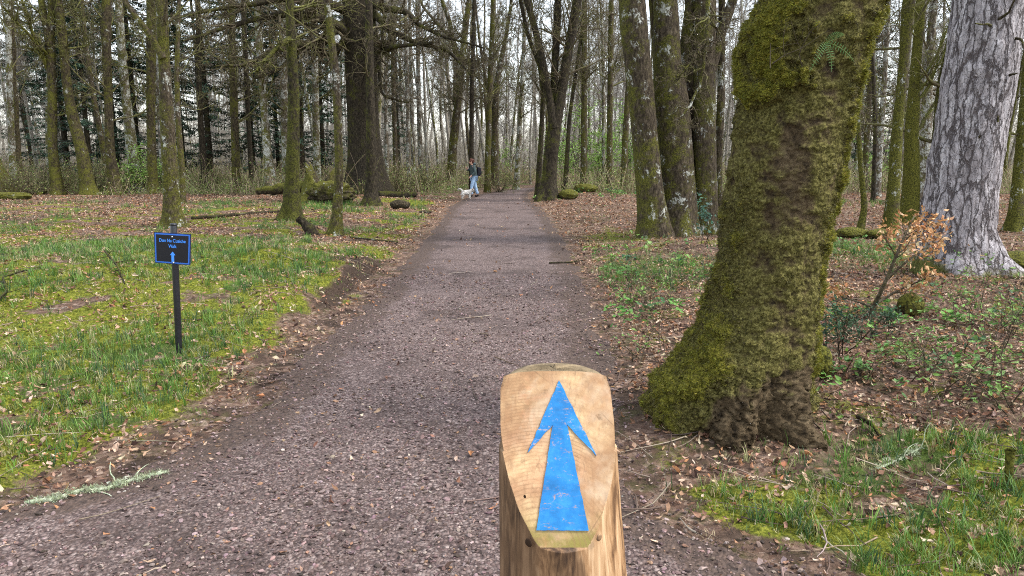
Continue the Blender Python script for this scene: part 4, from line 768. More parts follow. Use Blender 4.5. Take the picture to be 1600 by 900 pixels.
for k, (px, Y, hg, lab) in enumerate([(25, 30, 1.7, 'bramble thicket at the far left edge of the clearing'), (60, 31, 1.9, 'bramble thicket left of the old mossy stump'), (100, 32.5, 1.7, 'tangled bush behind the old mossy stump'), (150, 32, 1.5, 'bramble thicket right of the old mossy stump'), (330, 34, 1.3, 'scrubby bush beneath the dark spruces'), (620, 34, 1.5, 'straw coloured bush right of the massive old tree'), (660, 35, 1.5, 'straw coloured bush beyond the dead stump'), (780, 37, 1.6, 'pale scrubby bush right of the walker')]):
    x = (px-800)/1130*Y; shrub('bush', lab, 'bush', place(x, Y), 26, hg, .65, 700, .075, [(.13, .17, .045), (.22, .24, .08), (.3, .24, .13)], [3, 2, 1], 'twig', 'scrubby bushes along the wood edge', seed=40+k, sr=.011, sub=6, up=-.03)
# beech sapling with last year's leaves, holly, brambles near the trees
bp = hit(1352, 500)
root = empty('beech_sapling', tuple(bp), 'young beech still holding coppery dead leaves right of the great mossy trunk', 'sapling')
Yb = bp[1]; mains = [[(1345, 520, 9), (1365, 478, 7), (1385, 440, 5.5), (1400, 400, 4.5), (1412, 370, 3.5), (1430, 335, 2)], [(1368, 475, 5), (1400, 455, 3.5), (1440, 438, 2.5), (1470, 425, 1.5)], [(1388, 435, 4), (1420, 405, 3), (1450, 385, 2), (1470, 365, 1.2)], [(1365, 480, 4), (1335, 470, 2.5), (1308, 462, 1.5)], [(1350, 515, 4), (1318, 520, 2.5), (1292, 505, 1.5)], [(1400, 400, 3), (1385, 375, 2), (1378, 365, 1.2)], [(1408, 380, 3), (1440, 355, 2), (1462, 350, 1.2)]]
Aall = []; Bk = Bag(); rs = np.random.RandomState(8)
for ln in mains:
    P, R = resample([onY(a, b, Yb+.1*rs.normal()) for a, b, w in ln], [w/2/1130*Yb for a, b, w in ln], 12); V, Fs = tubes(P[None], R[None], 6); Bk.add(V, Fs, None, .0)
    s, d, l, r_ = children(P[None], R[None], np.array([.8]), 9, .35, lf=(.15, .35), rs=rs); A, Ra = sweep(s, d, l, r_, np.full(len(s), .0012), 6, .2, 0, rs); V, Fs = tubes(A, np.maximum(Ra, .0013), 4); Bk.add(V, Fs, None, .0); Aall.append(A[:, 2:].reshape(-1, 3)); Aall.append(P[5:])
rel(Bk.build('stem', MB['twig']), root); al = np.concatenate(Aall); pos = al[rs.randint(len(al), size=640)]+rs.normal(size=(640, 3))*.05; bag = Bag(); w_ = rs.randint(6, size=640); cc = clip(pal(640, [(.46, .24, .10), (.60, .37, .19), (.36, .16, .065), (.68, .48, .30)], [4, 3, 2, 1], rs=rs))
for t in range(6):
    q = w_ == t; scatter(bag, leaves[t], pos[q], rs.rand(q.sum())*6.28, rs.uniform(.035, .062, q.sum()), None, rs.uniform(.3, 1.9, q.sum()), cc[q], rs)
rel(bag.build('foliage', DRY, smooth=False), root)
HC = [(.035, .08, .035), (.06, .12, .055), (.02, .045, .022)]
shrub('holly_bush', 'dark green holly tucked against the right side of the great mossy trunk', 'bush', hit(1308, 560), 7, .5, .4, 380, .04, HC, [3, 2, 2], 'mossy', None, seed=70, sr=.006)
shrub('holly_bush', 'small dark holly under the beech sapling', 'bush', hit(1375, 535), 6, .38, .6, 240, .036, HC, [3, 2, 2], 'mossy', None, seed=71, sr=.005)
shrub('holly_bush', 'bluish green holly sprig beside the triple trunk', 'bush', hit(1104, 385), 4, .7, .35, 150, .07, [(.06, .13, .09), (.1, .19, .14)], [1, 1], 'mossy', None, seed=72, sr=.006)
BC = [(.34, .26, .17), (.2, .14, .09)]
for k, (px, py, hg, nl, lab) in enumerate([(1010, 560, .75, 60, 'thin dry bramble stems near the roots left of the great mossy trunk'), (1000, 480, .95, 90, 'pale dry stalks rising between path and triple trunk'), (1030, 470, .6, 160, 'low leafy bramble below the triple trunk'), (1540, 560, .9, 160, 'arching bramble stems below the grey pine'), (1480, 610, .8, 130, 'sparse bramble in the leaf litter left of the frame edge'),
                                          (1590, 640, 1.0, 110, 'bramble stems at the right frame edge'), (1430, 580, .6, 110, 'low bramble beneath the beech sapling'), (1520, 500, .8, 220, 'leafy bramble at the foot of the grey pine'), (1580, 520, .9, 180, 'bramble just right of the foot of the pine'), (925, 345, .6, 60, 'small leafless bush right of the path before the fan tree'),
                                          (1290, 640, .35, 30, 'dry twiggy tangle beside the right root of the great trunk'), (1330, 590, .4, 60, 'low dry stems in copper leaves below the holly')]):
    shrub('bramble', lab, 'bramble', hit(px, py), 9, hg, .7, nl, .045, [(.16, .27, .06), (.1, .2, .05), (.3, .2, .1)], [3, 2, 1], 'twig', 'brambles and dry stems right of the path', seed=80+k, sr=.0045, sub=3, up=-.09, wob=.22)
# ------------------------------------------------------------------ waymarker post
ZT, ZP = 1.083, .690; PB, PF = 1.802, 1.612
def face_y(z): return PF+(PB-PF)*(z-ZP)/(ZT-ZP)
wm = M('peeled_wood', .6, .3); v = wm.vec((1, 1, .12)); g1 = wm.noise(30, 6, .65, .6, v); g2 = wm.noise(9, 4, .6, .5, wm.vec((1, 1, .25)))
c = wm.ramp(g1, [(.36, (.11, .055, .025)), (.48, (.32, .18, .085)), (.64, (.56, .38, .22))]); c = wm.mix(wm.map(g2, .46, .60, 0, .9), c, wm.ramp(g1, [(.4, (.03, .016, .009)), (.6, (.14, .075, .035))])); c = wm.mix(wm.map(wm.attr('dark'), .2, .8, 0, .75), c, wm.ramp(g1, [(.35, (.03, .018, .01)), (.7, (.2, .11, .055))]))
wm.col(c); wm.bump(g1, .004, .9)
def cut_col(m):
    sep = m.n('ShaderNodeSeparateXYZ'); m.l(m.o, sep.inputs[0])
    wv = m.n('ShaderNodeTexWave', wave_type='RINGS', rings_direction='Y'); m.l(m.vec((1, .0, .45)), wv.inputs[0]); wv.inputs['Scale'].default_value = 26; wv.inputs['Distortion'].default_value = 1.6; wv.inputs['Detail'].default_value = 3
    saw = m.n('ShaderNodeTexWave', wave_type='BANDS', bands_direction='X'); m.l(m.vec((1, 0, .15)), saw.inputs[0]); saw.inputs['Scale'].default_value = 75; saw.inputs['Distortion'].default_value = 1.2
    b = m.ramp(m.noise(9, 5, .6), [(.32, (.25, .13, .06)), (.48, (.42, .26, .13)), (.66, (.61, .42, .22))])
    b = m.mix(m.map(m.noise(4, 3), .45, .7, 0, .5), b, (.62, .34, .2))
    b = m.mix(m.map(wv.outputs['Fac'], .55, .95, 0, .22), b, (.28, .14, .06)); b = m.mix(m.map(m.noise(26, 6, .7, .5, m.vec((1, 1, .2))), .40, .62, 0, .5), b, (.34, .18, .085)); b = m.mix(m.map(m.noise(90, 4, .7, 0, m.vec((1, 1, .12))), .5, .68, 0, .4), b, (.2, .11, .055)); b = m.mix(m.map(m.noise(3.5, 5, .7, .3), .5, .66, 0, .45), b, (.60, .50, .36))
    z = m.n('ShaderNodeMapRange'); m.l(sep.outputs['Z'], z.inputs[0]); z.inputs[1].default_value = .79; z.inputs[2].default_value = .70; z.interpolation_type = 'SMOOTHSTEP'
    b = m.mix(m.math('MULTIPLY', z.outputs[0], m.map(m.noise(14, 5, .7), .35, .6, .1, .9)), b, (.20, .17, .03))
    b = m.mix(m.map(m.noise(22, 6, .75), .58, .70, 0, .6), b, (.15, .085, .04))
    b = m.mix(m.map(m.noise(5.5, 5, .75, .8), .52, .66, 0, .45), b, (.50, .24, .12))
    arc = m.n('ShaderNodeTexWave', wave_type='RINGS', rings_direction='SPHERICAL'); ofs = m.n('ShaderNodeVectorMath', operation='ADD'); m.l(m.o, ofs.inputs[0]); ofs.inputs[1].default_value = (.05, 0, -.62); m.l(ofs.outputs[0], arc.inputs[0]); arc.inputs['Scale'].default_value = 42; arc.inputs['Distortion'].default_value = 2.5; arc.inputs['Detail'].default_value = 4
    b = m.mix(m.math('MULTIPLY', m.map(arc.outputs['Fac'], .6, 1.), m.map(m.noise(5, 4), .4, .62, 0, .45)), b, (.22, .12, .055))
    crk = m.noise(11, 3, .5, 1.2, m.vec((1, 1, .22))); cr2 = m.math('ABSOLUTE', m.math('SUBTRACT', crk, .5)); b = m.mix(m.math('MULTIPLY', m.map(cr2, .004, .0, 0, .25), m.map(m.noise(4, 2), .5, .6)), b, (.07, .04, .022))
    vo = m.voro(7, m.vec((1, 1, .35)), 'DISTANCE_TO_EDGE'); b = m.mix(m.math('MULTIPLY', m.map(vo.outputs['Distance'], .01, .0, 0, .6), m.map(m.noise(3., 2), .5, .6)), b, (.1, .055, .03))
    return b, saw, wv
fm = M('sawn_wood', .6, .3); b, saw, wv = cut_col(fm); fm.col(b); fm.bump(fm.noise(40, 5, .7), .002, .7)
tm_ = M('weathered_top', .8, .2); tm_.col(tm_.ramp(tm_.noise(25, 6, .7), [(.3, (.10, .075, .045)), (.7, (.28, .21, .12))])); tm_.bump(tm_.noise(40, 5, .7), .004, .8)
BX, BY = .113, 1.745
zs = np.concatenate([np.linspace(-.25, ZP-.05, 40), np.linspace(ZP-.045, ZT, 190)]); S = 420; th = np.arange(S)*2*math.pi/S
def prof(z):
    t = np.clip((ZT-z)/.5, 0, 3); cx = BX-.002+.013*t+.008*t*t; r = .1415+.008*t+.010*t**1.6; return cx, r
V = []; fl = []
for z in zs:
    cx, r = prof(z); p = np.stack([np.cos(th), np.sin(th), np.full(S, z*1.)], -1); rr = r*(1+.035*fbm(p*np.array([1, 1, .8]), 1.3, 3, 9.)+.012*fbm(p*np.array([1, 1, 2.]), 5., 3, 19.))*(1+.03*np.cos(2*th)*(z < .9))
    rr = rr*(1-.055*sst(ZT-.03, ZT, z))
    pw_ = 1.5; sq = (np.abs(np.cos(th))**pw_+np.abs(np.sin(th))**pw_)**(-1/pw_); rr = np.where(np.sin(th) < 0, rr*(sq*.8+.2), rr)
    x = cx+rr*np.cos(th); y = BY+rr*np.sin(th)*1.0; fy = face_y(z)+0*x; cut = y < fy
    e = sst(fy+.012, fy, y); y = np.maximum(y, fy) if z > ZP+.004 else y
    uu = np.clip(np.abs(x-cx)/r, 0, 1.1); zd = z-.018*uu**4*sst(ZT-.13, ZT, z)
    V.append(np.stack([x, y, zd], -1)); fl.append(cut & (z > ZP+.004))
V = np.array(V); fl = np.array(fl); n_ = len(zs); i = np.arange(n_-1)[:, None]*S; j = np.arange(S)[None]; j2 = (j+1) % S; F = np.stack([i+j, i+j2, i+S+j2, i+S+j], -1)
isf = (fl[:-1]+fl[1:])[:, :].astype(bool) & (np.roll(fl, -1, 1)[:-1]+fl[:-1]).astype(bool); F = F.reshape(-1, 4); isf = isf.ravel()
# top cap as a slightly domed fan
ring = V[-1]; ctr = ring.mean(0); capV = []; 
for k, f_ in enumerate((.85, .6, .3)): q = ctr+(ring-ctr)*f_; q = q.copy(); q[:, 2] += .006*(1-f_)+.002*RS.normal(size=S)*(f_ < .8); capV.append(q)
Vc = np.concatenate([ring[None], capV]); b0 = n_*S; allV = np.concatenate([V.reshape(-1, 3), np.array(capV).reshape(-1, 3), (ctr+np.array([0, 0, .005]))[None]])
capF = [np.stack([(b0-S if k == 0 else b0+(k-1)*S)+j[0], (b0-S if k == 0 else b0+(k-1)*S)+j2[0], b0+k*S+j2[0], b0+k*S+j[0]], -1) for k in range(3)]; fan = np.stack([b0+2*S+j[0], b0+2*S+j2[0], np.full(S, b0+3*S)], -1)
root = empty('waymarker_post', (BX, BY, 0), 'short peeled log with sawn sloping face bearing a blue arrow, in the centre foreground', 'post')
dark = sst(-.1, -.7, np.cos(th))[None]*np.ones((n_, 1))*1.0+.5*fbm(V*np.array([1, 1, .2]), 9., 3, 2.); dark = np.concatenate([dark.ravel(), np.zeros(3*S+1)])  # shade painted down the log's left side, mixed with random dark streaks
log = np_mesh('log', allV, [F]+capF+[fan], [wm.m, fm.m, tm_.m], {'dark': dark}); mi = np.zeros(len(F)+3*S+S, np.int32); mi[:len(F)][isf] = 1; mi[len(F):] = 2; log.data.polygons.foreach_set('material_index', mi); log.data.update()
for p in log.data.polygons: pass
sm = np.ones(len(mi), bool); sm[mi == 1] = False; log.data.polygons.foreach_set('use_smooth', sm); rel(log, root)
# arrow, painted on the cut
def on_face(px, py):
    d = ray(px, py); a = (PB-PF)/(ZT-ZP); t = (PF+a*(EYE-ZP))/(d[1]-a*d[2]); return np.array([d[0]*t, d[1]*t, EYE+d[2]*t])
ap = [(873.4, 594.7), (824.4, 707.5), (863.7, 664), (838, 828.5), (919.7, 829.2), (885.8, 663.5), (932, 712.5)]
A = [on_face(*q) for q in ap]; nf = norm(np.array([0, -(ZT-ZP), (PB-PF)])); 
def lerp(a, b, m): return [a+(b-a)*k/m for k in range(m)]
idx = [0, 1, 2, 3, 4, 5, 6]; out = []
for a, b in zip(A, A[1:]+A[:1]):
    for k, q in enumerate(lerp(a, b, 14)): out.append(q+(np.array([RS.normal()*.0007, 0, RS.normal()*.0007]) if k else 0))
import bmesh
from mathutils.geometry import tessellate_polygon
ex_ = np.array([1., 0, 0]); ey_ = np.cross(nf, ex_); flat2 = [Vector((float(q@ex_), float(q@ey_), 0)) for q in out]
bm = bmesh.new(); top = [bm.verts.new(q+nf*.0035) for q in out]; bot = [bm.verts.new(q-nf*.001) for q in out]
for t_ in tessellate_polygon([flat2]): bm.faces.new([top[a] for a in t_])
for k in range(len(out)): bm.faces.new([top[k], bot[k], bot[(k+1) % len(out)], top[(k+1) % len(out)]])
bmesh.ops.recalc_face_normals(bm, faces=bm.faces); me = bpy.data.meshes.new('arrow'); bm.to_mesh(me); bm.free(); ao = bpy.data.objects.new('arrow', me); COL.objects.link(ao)
am = M('blue_paint', .42, .4); b, saw, wv = cut_col(am); base = am.ramp(am.noise(18, 6, .7), [(.3, (.004, .11, .30)), (.5, (.006, .165, .43)), (.7, (.03, .24, .52))])
c = am.mix(am.map(am.noise(30, 8, .85, .6, am.vec((1, 1, 2.2))), .555, .63, 0, .8), base, b); c = am.mix(am.map(am.noise(6, 6, .7), .62, .72, 0, .35), c, (.25, .5, .8)); am.col(c); am.bump(am.noise(60, 4, .7), .0012, .6); me.materials.append(am.m); rel(ao, root)
km = M('knot', .7, .2); km.col(km.ramp(km.voro(60).outputs['Distance'], [(0, (.32, .19, .1)), (.8, (.07, .04, .025))])); km2 = M('dark_knot', .8, .1); km2.col((.035, .02, .012))
def knot(px, py, r, mat):
    d = ray(px, py); best = None
    for t in np.arange(1.3, 2.2, .002):
        p = np.array([0, 0, EYE])+d*t; cx, rr = prof(p[2])
        if (p[0]-cx)**2+(p[1]-BY)**2 < rr*rr*1.02: best = p; break
    if best is None: return
    cx, rr = prof(best[2]); n = norm(np.array([best[0]-cx, best[1]-BY, 0])); v, f = ico(2); v = v*(1+.12*RS.normal(size=(len(v), 1))*.4); a = norm(np.cross([0, 0, 1], n)); v = v[:, :1]*a*r+v[:, 1:2]*np.array([0, 0, 1.15])*r+v[:, 2:3]*n*r*.28; rel(np_mesh('knot', v+best, [f], mat), root)
knot(936, 840, .0085, km.m); knot(826, 848, .010, km2.m); knot(820, 776, .004, km2.m)

# ------------------------------------------------------------------ blue path sign
sb = hit(280, 552); ps = M('black_metal', .35, .5); ps.col(ps.ramp(ps.noise(30), [(.3, (.006, .006, .008)), (.7, (.014, .014, .018))])); ps.bump(ps.noise(80), .0008, .5)
topp = onY(271, 349, sb[1]); root = empty('path_sign', tuple(sb), 'small blue edged black sign with arrow on a slim black pole, left of the path', 'sign')
dirp = norm(topp-sb); Lp = np.linalg.norm(topp-sb); P = np.stack([sb-dirp*.2, sb+dirp*Lp*.33, sb+dirp*Lp*.66, topp-dirp*.012, topp-dirp*.002, topp])[None]; R = np.array([[.026, .026, .026, .026, .023, .001]]); V, Fs = tubes(P, R, 28); rel(np_mesh('pole', V, Fs, ps.m), root)
V, Fs = tubes(np.stack([topp-dirp*.016, topp-dirp*.003, topp+dirp*.001])[None], np.array([[.0275, .0275, .015]]), 28, True); rel(np_mesh('cap', V, Fs, ps.m), root)
Yf = sb[1]-.036; q = [onY(*p, Yf) for p in [(240.5, 362.5), (298, 366), (297, 414.5), (242, 410.5)]]; tl, tr, br, bl_ = q
def plate(name, inset, th0, th1, mat, lens=None):
    u = norm(tr-tl); w = norm(bl_-tl); a = [tl+u*inset+w*inset, tr-u*inset+w*inset, br-u*inset-w*inset, bl_+u*inset-w*inset]
    v = [p+np.array([0, -th1, 0]) for p in a]+[p+np.array([0, -th0, 0]) for p in a]
    return rel(np_mesh(name, v, [np.array([[0, 3, 2, 1], [4, 5, 6, 7], [0, 1, 5, 4], [1, 2, 6, 5], [2, 3, 7, 6], [3, 0, 4, 7]])], mat, smooth=False), root)
nb = M('navy_edge', .4, .4); nb.col((.004, .012, .07)); bb = M('blue_border', .4, .4); bb.col((.03, .14, .55)); bk_ = M('black_panel', .4, .4); bk_.col((.004, .004, .009)); txm = M('sign_lettering', .5, .3); txm.col((.06, .27, .85)); sc_ = M('screw_metal', .4, .5); sc_.col((.55, .58, .6))
board = plate('board', 0., -.008, 0., nb.m)
def sub(o): o.parent = board; o.location = (0, 0, 0); return o
ru = norm(tr-tl); rw = norm(bl_-tl)
for nm, ins, t0, t1, mt_ in (('border', .006, -.001, .0015, bb.m), ('panel', .0165, .0, .003, bk_.m)):
    p = plate(nm, ins, t0, t1, mt_); sub(p)
def sp_(u, w, d=.0045): return tl+ru*u+rw*w+np.array([0, -d, 0])
Wd = np.linalg.norm(tr-tl); Hd = np.linalg.norm(bl_-tl)
def text(s, u, w, size, width):
    cu = bpy.data.curves.new('lettering', 'FONT'); cu.body = s; cu.size = size; cu.align_x = 'CENTER'; cu.align_y = 'CENTER'; cu.offset = .0006; cu.extrude = .0004; o = bpy.data.objects.new('t', cu); COL.objects.link(o); bpy.context.view_layer.update()
    me = bpy.data.meshes.new_from_object(o.evaluated_get(bpy.context.evaluated_depsgraph_get())); COL.objects.unlink(o); bpy.data.objects.remove(o)
    v = np.empty(len(me.vertices)*3); me.vertices.foreach_get('co', v); v = v.reshape(-1, 3); v[:, 0] *= width/(v[:, 0].max()-v[:, 0].min()); nv = sp_(u, w)+v[:, :1]*ru-v[:, 1:2]*rw+v[:, 2:3]*np.array([0, -1, 0]); me.vertices.foreach_set('co', nv.ravel()); me.materials.clear(); me.materials.append(txm.m)
    x = bpy.data.objects.new('lettering', me); COL.objects.link(x); rel(x, root); sub(x)
text('Dun Na Cuaiche', Wd*.5, Hd*.25, .037, Wd*.72); text('Walk', Wd*.5, Hd*.43, .037, Wd*.22)
ar = [(0, .60), (-.075, .715), (-.035, .715), (-.035, .93), (.035, .93), (.035, .715), (.075, .715)]; v = [sp_(Wd*(.5+a), Hd*b) for a, b in ar]+[sp_(Wd*(.5+a), Hd*b, .002) for a, b in ar]
x = np_mesh('arrow', v, [np.array([[0, 1, 6]]), np.array([[2, 3, 4, 5]])]+[np.array([[k, (k+1) % 7, 7+(k+1) % 7, 7+k] for k in range(7)])], txm.m, smooth=False); rel(x, root); sub(x)
for u_, w_ in ((.5, .115), (.52, .955)):
    p = sp_(Wd*u_, Hd*w_, .004); V, Fs = tubes(np.array([[p, p+np.array([0, -.002, 0]), p+np.array([0, -.004, 0])]]), np.array([[.0062, .0062, .003]]), 12, True); x = np_mesh('screw', V, Fs, sc_.m); rel(x, root); sub(x)

# ------------------------------------------------------------------ stumps, logs, stones, fallen branches
def lump(name, label, cat, base, dims, mat='mossy', seed=0, n=3, amp=.4, mossy=.45, fr=2., sink=.25, tuft=0, mesh='body', group=None, parent=None):
    v, f = ico(5); p = v*(1+amp*fbm(v, fr, 4, seed*5.1)[:, None]+amp*.3*fbm(v, fr*4, 3, seed*5.1+3)[:, None])*np.asarray(dims); b = np.asarray(base, float); p = p+b+np.array([0, 0, dims[2]*(1-sink)])
    o = np_mesh(name, p-b, [f], MB[mat], {'moss': mossy-.25+.4*v[:, 2]}); o.location = tuple(b); return tag(o, label, cat, group)
def stump(label, px, py, w, h, seed, mat='mossy', Y=None, lean=(0, 0), mossy=.4, name='tree_stump', jag=.35, group=None):
    b = hit(px, py) if Y is None else place(onY(px, 250, Y)[0], Y); r = w/2/1130*b[1]; hh = h/1130*b[1]; root = empty(name, tuple(b), label, 'stump', group)
    pts = [b+np.array([-lean[0]*.3, -lean[1]*.3, -.2]), b, b+np.array([lean[0]*.5, lean[1]*.5, hh*.5]), b+np.array([lean[0], lean[1], hh])]
    V, F, mo, P, R = trunk_arr(pts, [r*1.1, r, r*.85, r*.8], 40, 40, seed, .16, 1., b[2], mossy=mossy, pw=1.); V = V.reshape(40, 40, 3); k = sst(.55, 1, np.linspace(0, 1, 40))[:, None]; th = np.arange(40)*6.283/40
    V[..., 2] -= k*hh*jag*(.5+.5*np.sin(th*2+seed)+fb2(np.cos(th)*2, np.sin(th)*2, 1.5, 3, seed)*1.2)[None]; c = V[-1].mean(0)-np.array([0, 0, hh*.25]); Vc = np.concatenate([V.reshape(-1, 3), (V[-1]*.5+c*.5), c[None]])
    j = np.arange(40); j2 = (j+1) % 40; F2 = np.stack([39*40+j, 39*40+j2, 1600+j2, 1600+j], -1); F3 = np.stack([1600+j, 1600+j2, np.full(40, 1640)], -1)
    rel(np_mesh('wood', Vc, [F, F2, F3], MB[mat], {'moss': np.concatenate([mo, np.zeros(41)])}), root); return root
def log(name, label, pts, rads, mat='mossy', mossy=.45, cat='log', S=28, amp=.2, seed=1, group=None, fuzz=None, n=60, onground=True):
    P, R = resample(pts, rads, n, 1.); T = norm(np.gradient(P, axis=0)); a = norm(np.cross(T, [0, 0, 1.])); b = np.cross(a, T); th = np.arange(S)*6.283/S; D = a[:, None]*np.cos(th)[None, :, None]+b[:, None]*np.sin(th)[None, :, None]
    B3 = P[:, None]+D*R[:, None, None]; nn = fbm(B3, .6/R.mean(), 4, seed)*amp*2.2+fbm(B3, 2.2/R.mean(), 3, seed+3)*amp; V = P[:, None]+D*(R[:, None]*(1+nn))[..., None]; i = np.arange(n-1)[:, None]*S; j = np.arange(S)[None]; j2 = (j+1) % S; F = np.stack([i+j, i+j2, i+S+j2, i+S+j], -1).reshape(-1, 4)
    cen = P.mean(0); o = np_mesh(name, V.reshape(-1, 3)-cen, [F, np.arange(S)[None, ::-1], (np.arange(S)+(n-1)*S)[None]], MB[mat] if isinstance(mat, str) else mat, {'moss': (mossy-.25+.45*D[..., 2]).ravel()}); o.location = tuple(cen); return tag(o, label, cat, group)
stump('old hollow mossy stump among bushes at the back of the left clearing', 107, 292, 26, 26, 3, name='tree_stump')
p0 = hit(62, 305); p1 = hit(104, 295); log('mossy_log', 'bright mossy log lying left of the old hollow stump', [p0+[0, 0, .02], (p0+p1)/2+[0, 0, .25], p1+[0, 0, .45]], [.1, .12, .12], mossy=.6)
p0 = hit(118, 294); p1 = hit(164, 301); log('mossy_log', 'mossy root slanting down right of the old hollow stump', [p0+[0, 0, .55], (p0+p1)/2+[0, 0, .3], p1+[0, 0, .0]], [.16, .13, .1], mossy=.6)
p0 = hit(178, 298); p1 = hit(268, 297); log('mossy_log', 'thin mossy log lying flat at the far side of the left clearing', [p0+[0, 0, .08], (p0+p1)/2+[0, 0, .12], p1+[0, 0, .05]], [.07, .1, .06], mossy=.6)
tree('flared mossy tree foot cut off by the left frame edge', [[(-22, 305, 60), (-28, 250, 40), (-32, 160, 30), (-36, 60, 26)]], 'mossy', mossy=.55, nprim=8, flare=1.3)
lump('mossy_boulder', 'low flat mossy boulder at the left frame edge', 'boulder', hit(12, 312), (.9, .5, .16), seed=4, mossy=.6)
stump('uprooted mossy stump and root plate beside the massive old tree', 500, 296, 50, 50, 5, Y=26, mossy=.5, jag=.5)
p = place(onY(515, 250, 25)[0], 25); lump('root_plate', 'tangled mossy root mound right of the uprooted stump', 'root mound', p, (.75, .5, .42), seed=8, mossy=.35, amp=.55)
p0 = place(onY(400, 250, 27)[0], 27); p1 = place(onY(488, 250, 26)[0], 26); log('mossy_log', 'long fallen mossy log leading to the uprooted stump', [p0+[0, 0, .3], (p0+p1)/2+[0, 0, .42], p1+[0, 0, .5]], [.13, .2, .2], mossy=.45)
p0 = place(onY(590, 250, 29)[0], 29); p1 = place(onY(648, 250, 30)[0], 30); log('rotten_log', 'dark rotten log lying right of the massive old tree', [p0+[0, 0, .1], p1+[0, 0, .12]], [.16, .11], mat='dark', mossy=.25)
stump('jagged dead stump leaning right between the old tree and the walker', 674, 297, 15, 24, 9, mat='dark', lean=(.28, 0), mossy=.1, jag=.5, name='dead_stump')
p0 = hit(655, 296); p1 = hit(670, 294); log('broken_branch', 'short dark branch leaning on the jagged dead stump', [p0+[0, 0, .1], p1+[0, 0, .3]], [.05, .09], mat='dark', mossy=0, cat='branch')
p0 = hit(489, 368); pt = onY(466, 340, p0[1]); log('leaning_snag', 'short broken snag leaning left beside the slender white banded tree', [p0+[0, 0, -.1], p0+(pt-p0)*.3+[.03, 0, 0], p0+(pt-p0)*.65+[.02, 0, .0], pt], [.16, .12, .085, .075], mat='dark', mossy=.12, cat='snag', seed=7)
for k, (px, py, dm_, lab) in enumerate([(625, 326, (.32, .2, .16), 'mossy hump at the roots of the narrow dark trunk'), (665, 333, (.2, .12, .05), 'dark stone at the left edge of the path in the distance'), (640, 305, (.35, .12, .07), 'pale flat stone right of the massive tree roots'), (888, 311, (.38, .25, .22), 'round mossy stone near the foot of the fan tree'), (915, 300, (.5, .3, .2), 'mossy stone farther right behind the fan tree'),
                                     (1421, 492, (.12, .10, .12), 'small round yellow green moss ball under the beech sapling'), (1330, 372, (.3, .2, .12), 'flat mossy stone left of the crooked thin tree'), (1375, 372, (.26, .2, .1), 'flat mossy stone right of the crooked thin tree'), (1588, 425, (.34, .3, .16), 'bright mossy root hump at the right foot of the grey pine'), (1278, 588, (.085, .12, .13), 'bright mossy root knuckle right of the great trunk')]):
    lump('mossy_stone', lab, 'stone', hit(px, py), dm_, 'mid' if 'dark stone' in lab or 'pale' in lab else 'mossy', seed=20+k, mossy=.65 if 'pale' not in lab and 'dark' not in lab else .0, amp=.22, group='stones and humps around the tree feet')
# lichen covered branch and other branches
lm = M('lichen', .95, .05); lm.col(lm.ramp(lm.noise(45, 6, .7), [(.3, (.18, .2, .11)), (.5, (.42, .47, .32)), (.75, (.62, .66, .50))])); lm.bump(lm.noise(50, 6, .8), .012, 1.)
def branch(name, label, pix, r, mat, z=.02, seed=1, sub=0, fz=0, group=None):
    pts = [hit(a, b)+np.array([0, 0, z]) for a, b in pix]; rs = np.random.RandomState(seed)
    o = log(name, label, pts, [r*(1-.4*k/len(pts)) for k in range(len(pts))], mat=mat, mossy=.1, cat='branch', S=12, amp=.2, seed=seed, group=group)
    P, R = resample(pts, [r]*len(pts), 40, 1.)
    if sub:
        bg_ = Bag(); s, d, l, r_ = children(P[None], R[None]*.8, np.array([.9]), sub, .1, lf=(.15, .4), rs=rs); d[:, 2] = np.abs(d[:, 2])*.5; A, Ra = sweep(s, d, l, r_, np.full(len(s), .0015), 7, .2, -.03, rs); V, Fs = tubes(A, Ra, 5); bg_.add(V-np.array(o.location), Fs, None, .1); bg_.build('twig', MB[mat] if isinstance(mat, str) else mat, parent=o)
    if fz:
        bg_ = Bag(); pp_ = np.clip(.25+1.6*fb2(np.arange(40)*.35, np.zeros(40), 1., 3, seed), .02, 2); pos = P[rs.choice(40, fz, p=pp_/pp_.sum())]+rs.normal(size=(fz, 3))*np.array([.018, .016, .005])-np.array(o.location); tmp = [clump(290+s, 9, .16, .9, 1.2) for s in range(3)]; w_ = rs.randint(3, size=fz)
        for t in range(3):
            q = w_ == t; scatter(bg_, tmp[t], pos[q], rs.rand(q.sum())*6.28, rs.uniform(.008, .024, q.sum()), None, rs.rand(q.sum())*1.5, clip(pal(q.sum(), [(.32, .36, .22), (.48, .52, .37), (.2, .22, .12)], [3, 1.5, 2], rs=rs)), rs)
        bg_.build('lichen', LEAF, smooth=False, parent=o)
    return o
branch('lichen_branch', 'pale green lichen crusted branch lying on the path edge at lower left', [(48, 788), (85, 785), (125, 771), (165, 769), (205, 755), (262, 742)], .011, lm.m, .012, 3, 4, 420)
branch('lichen_branch', 'grey green lichen crusted stick in the leaf litter at lower right', [(1370, 738), (1405, 722), (1440, 703)], .007, lm.m, .015, 4, 3, 90)
branch('fallen_branch', 'pale stick lying on moss below the slender white banded tree', [(548, 373), (585, 377), (622, 381)], .022, 'mid', .03, 5)
branch('fallen_branch', 'thin dark branch curving down the left grass bank behind the sign', [(165, 405), (185, 430), (196, 458)], .012, 'dark', .10, 6, 6)
branch('fallen_branch', 'dark dead branch lying at the left frame edge', [(-5, 480), (12, 462), (5, 440), (40, 430)], .014, 'dark', .05, 7, 7)
branch('fallen_branch', 'long thin branch across the brown leaves at far left', [(0, 402), (40, 396), (85, 385)], .014, 'dark', .03, 8, 5)
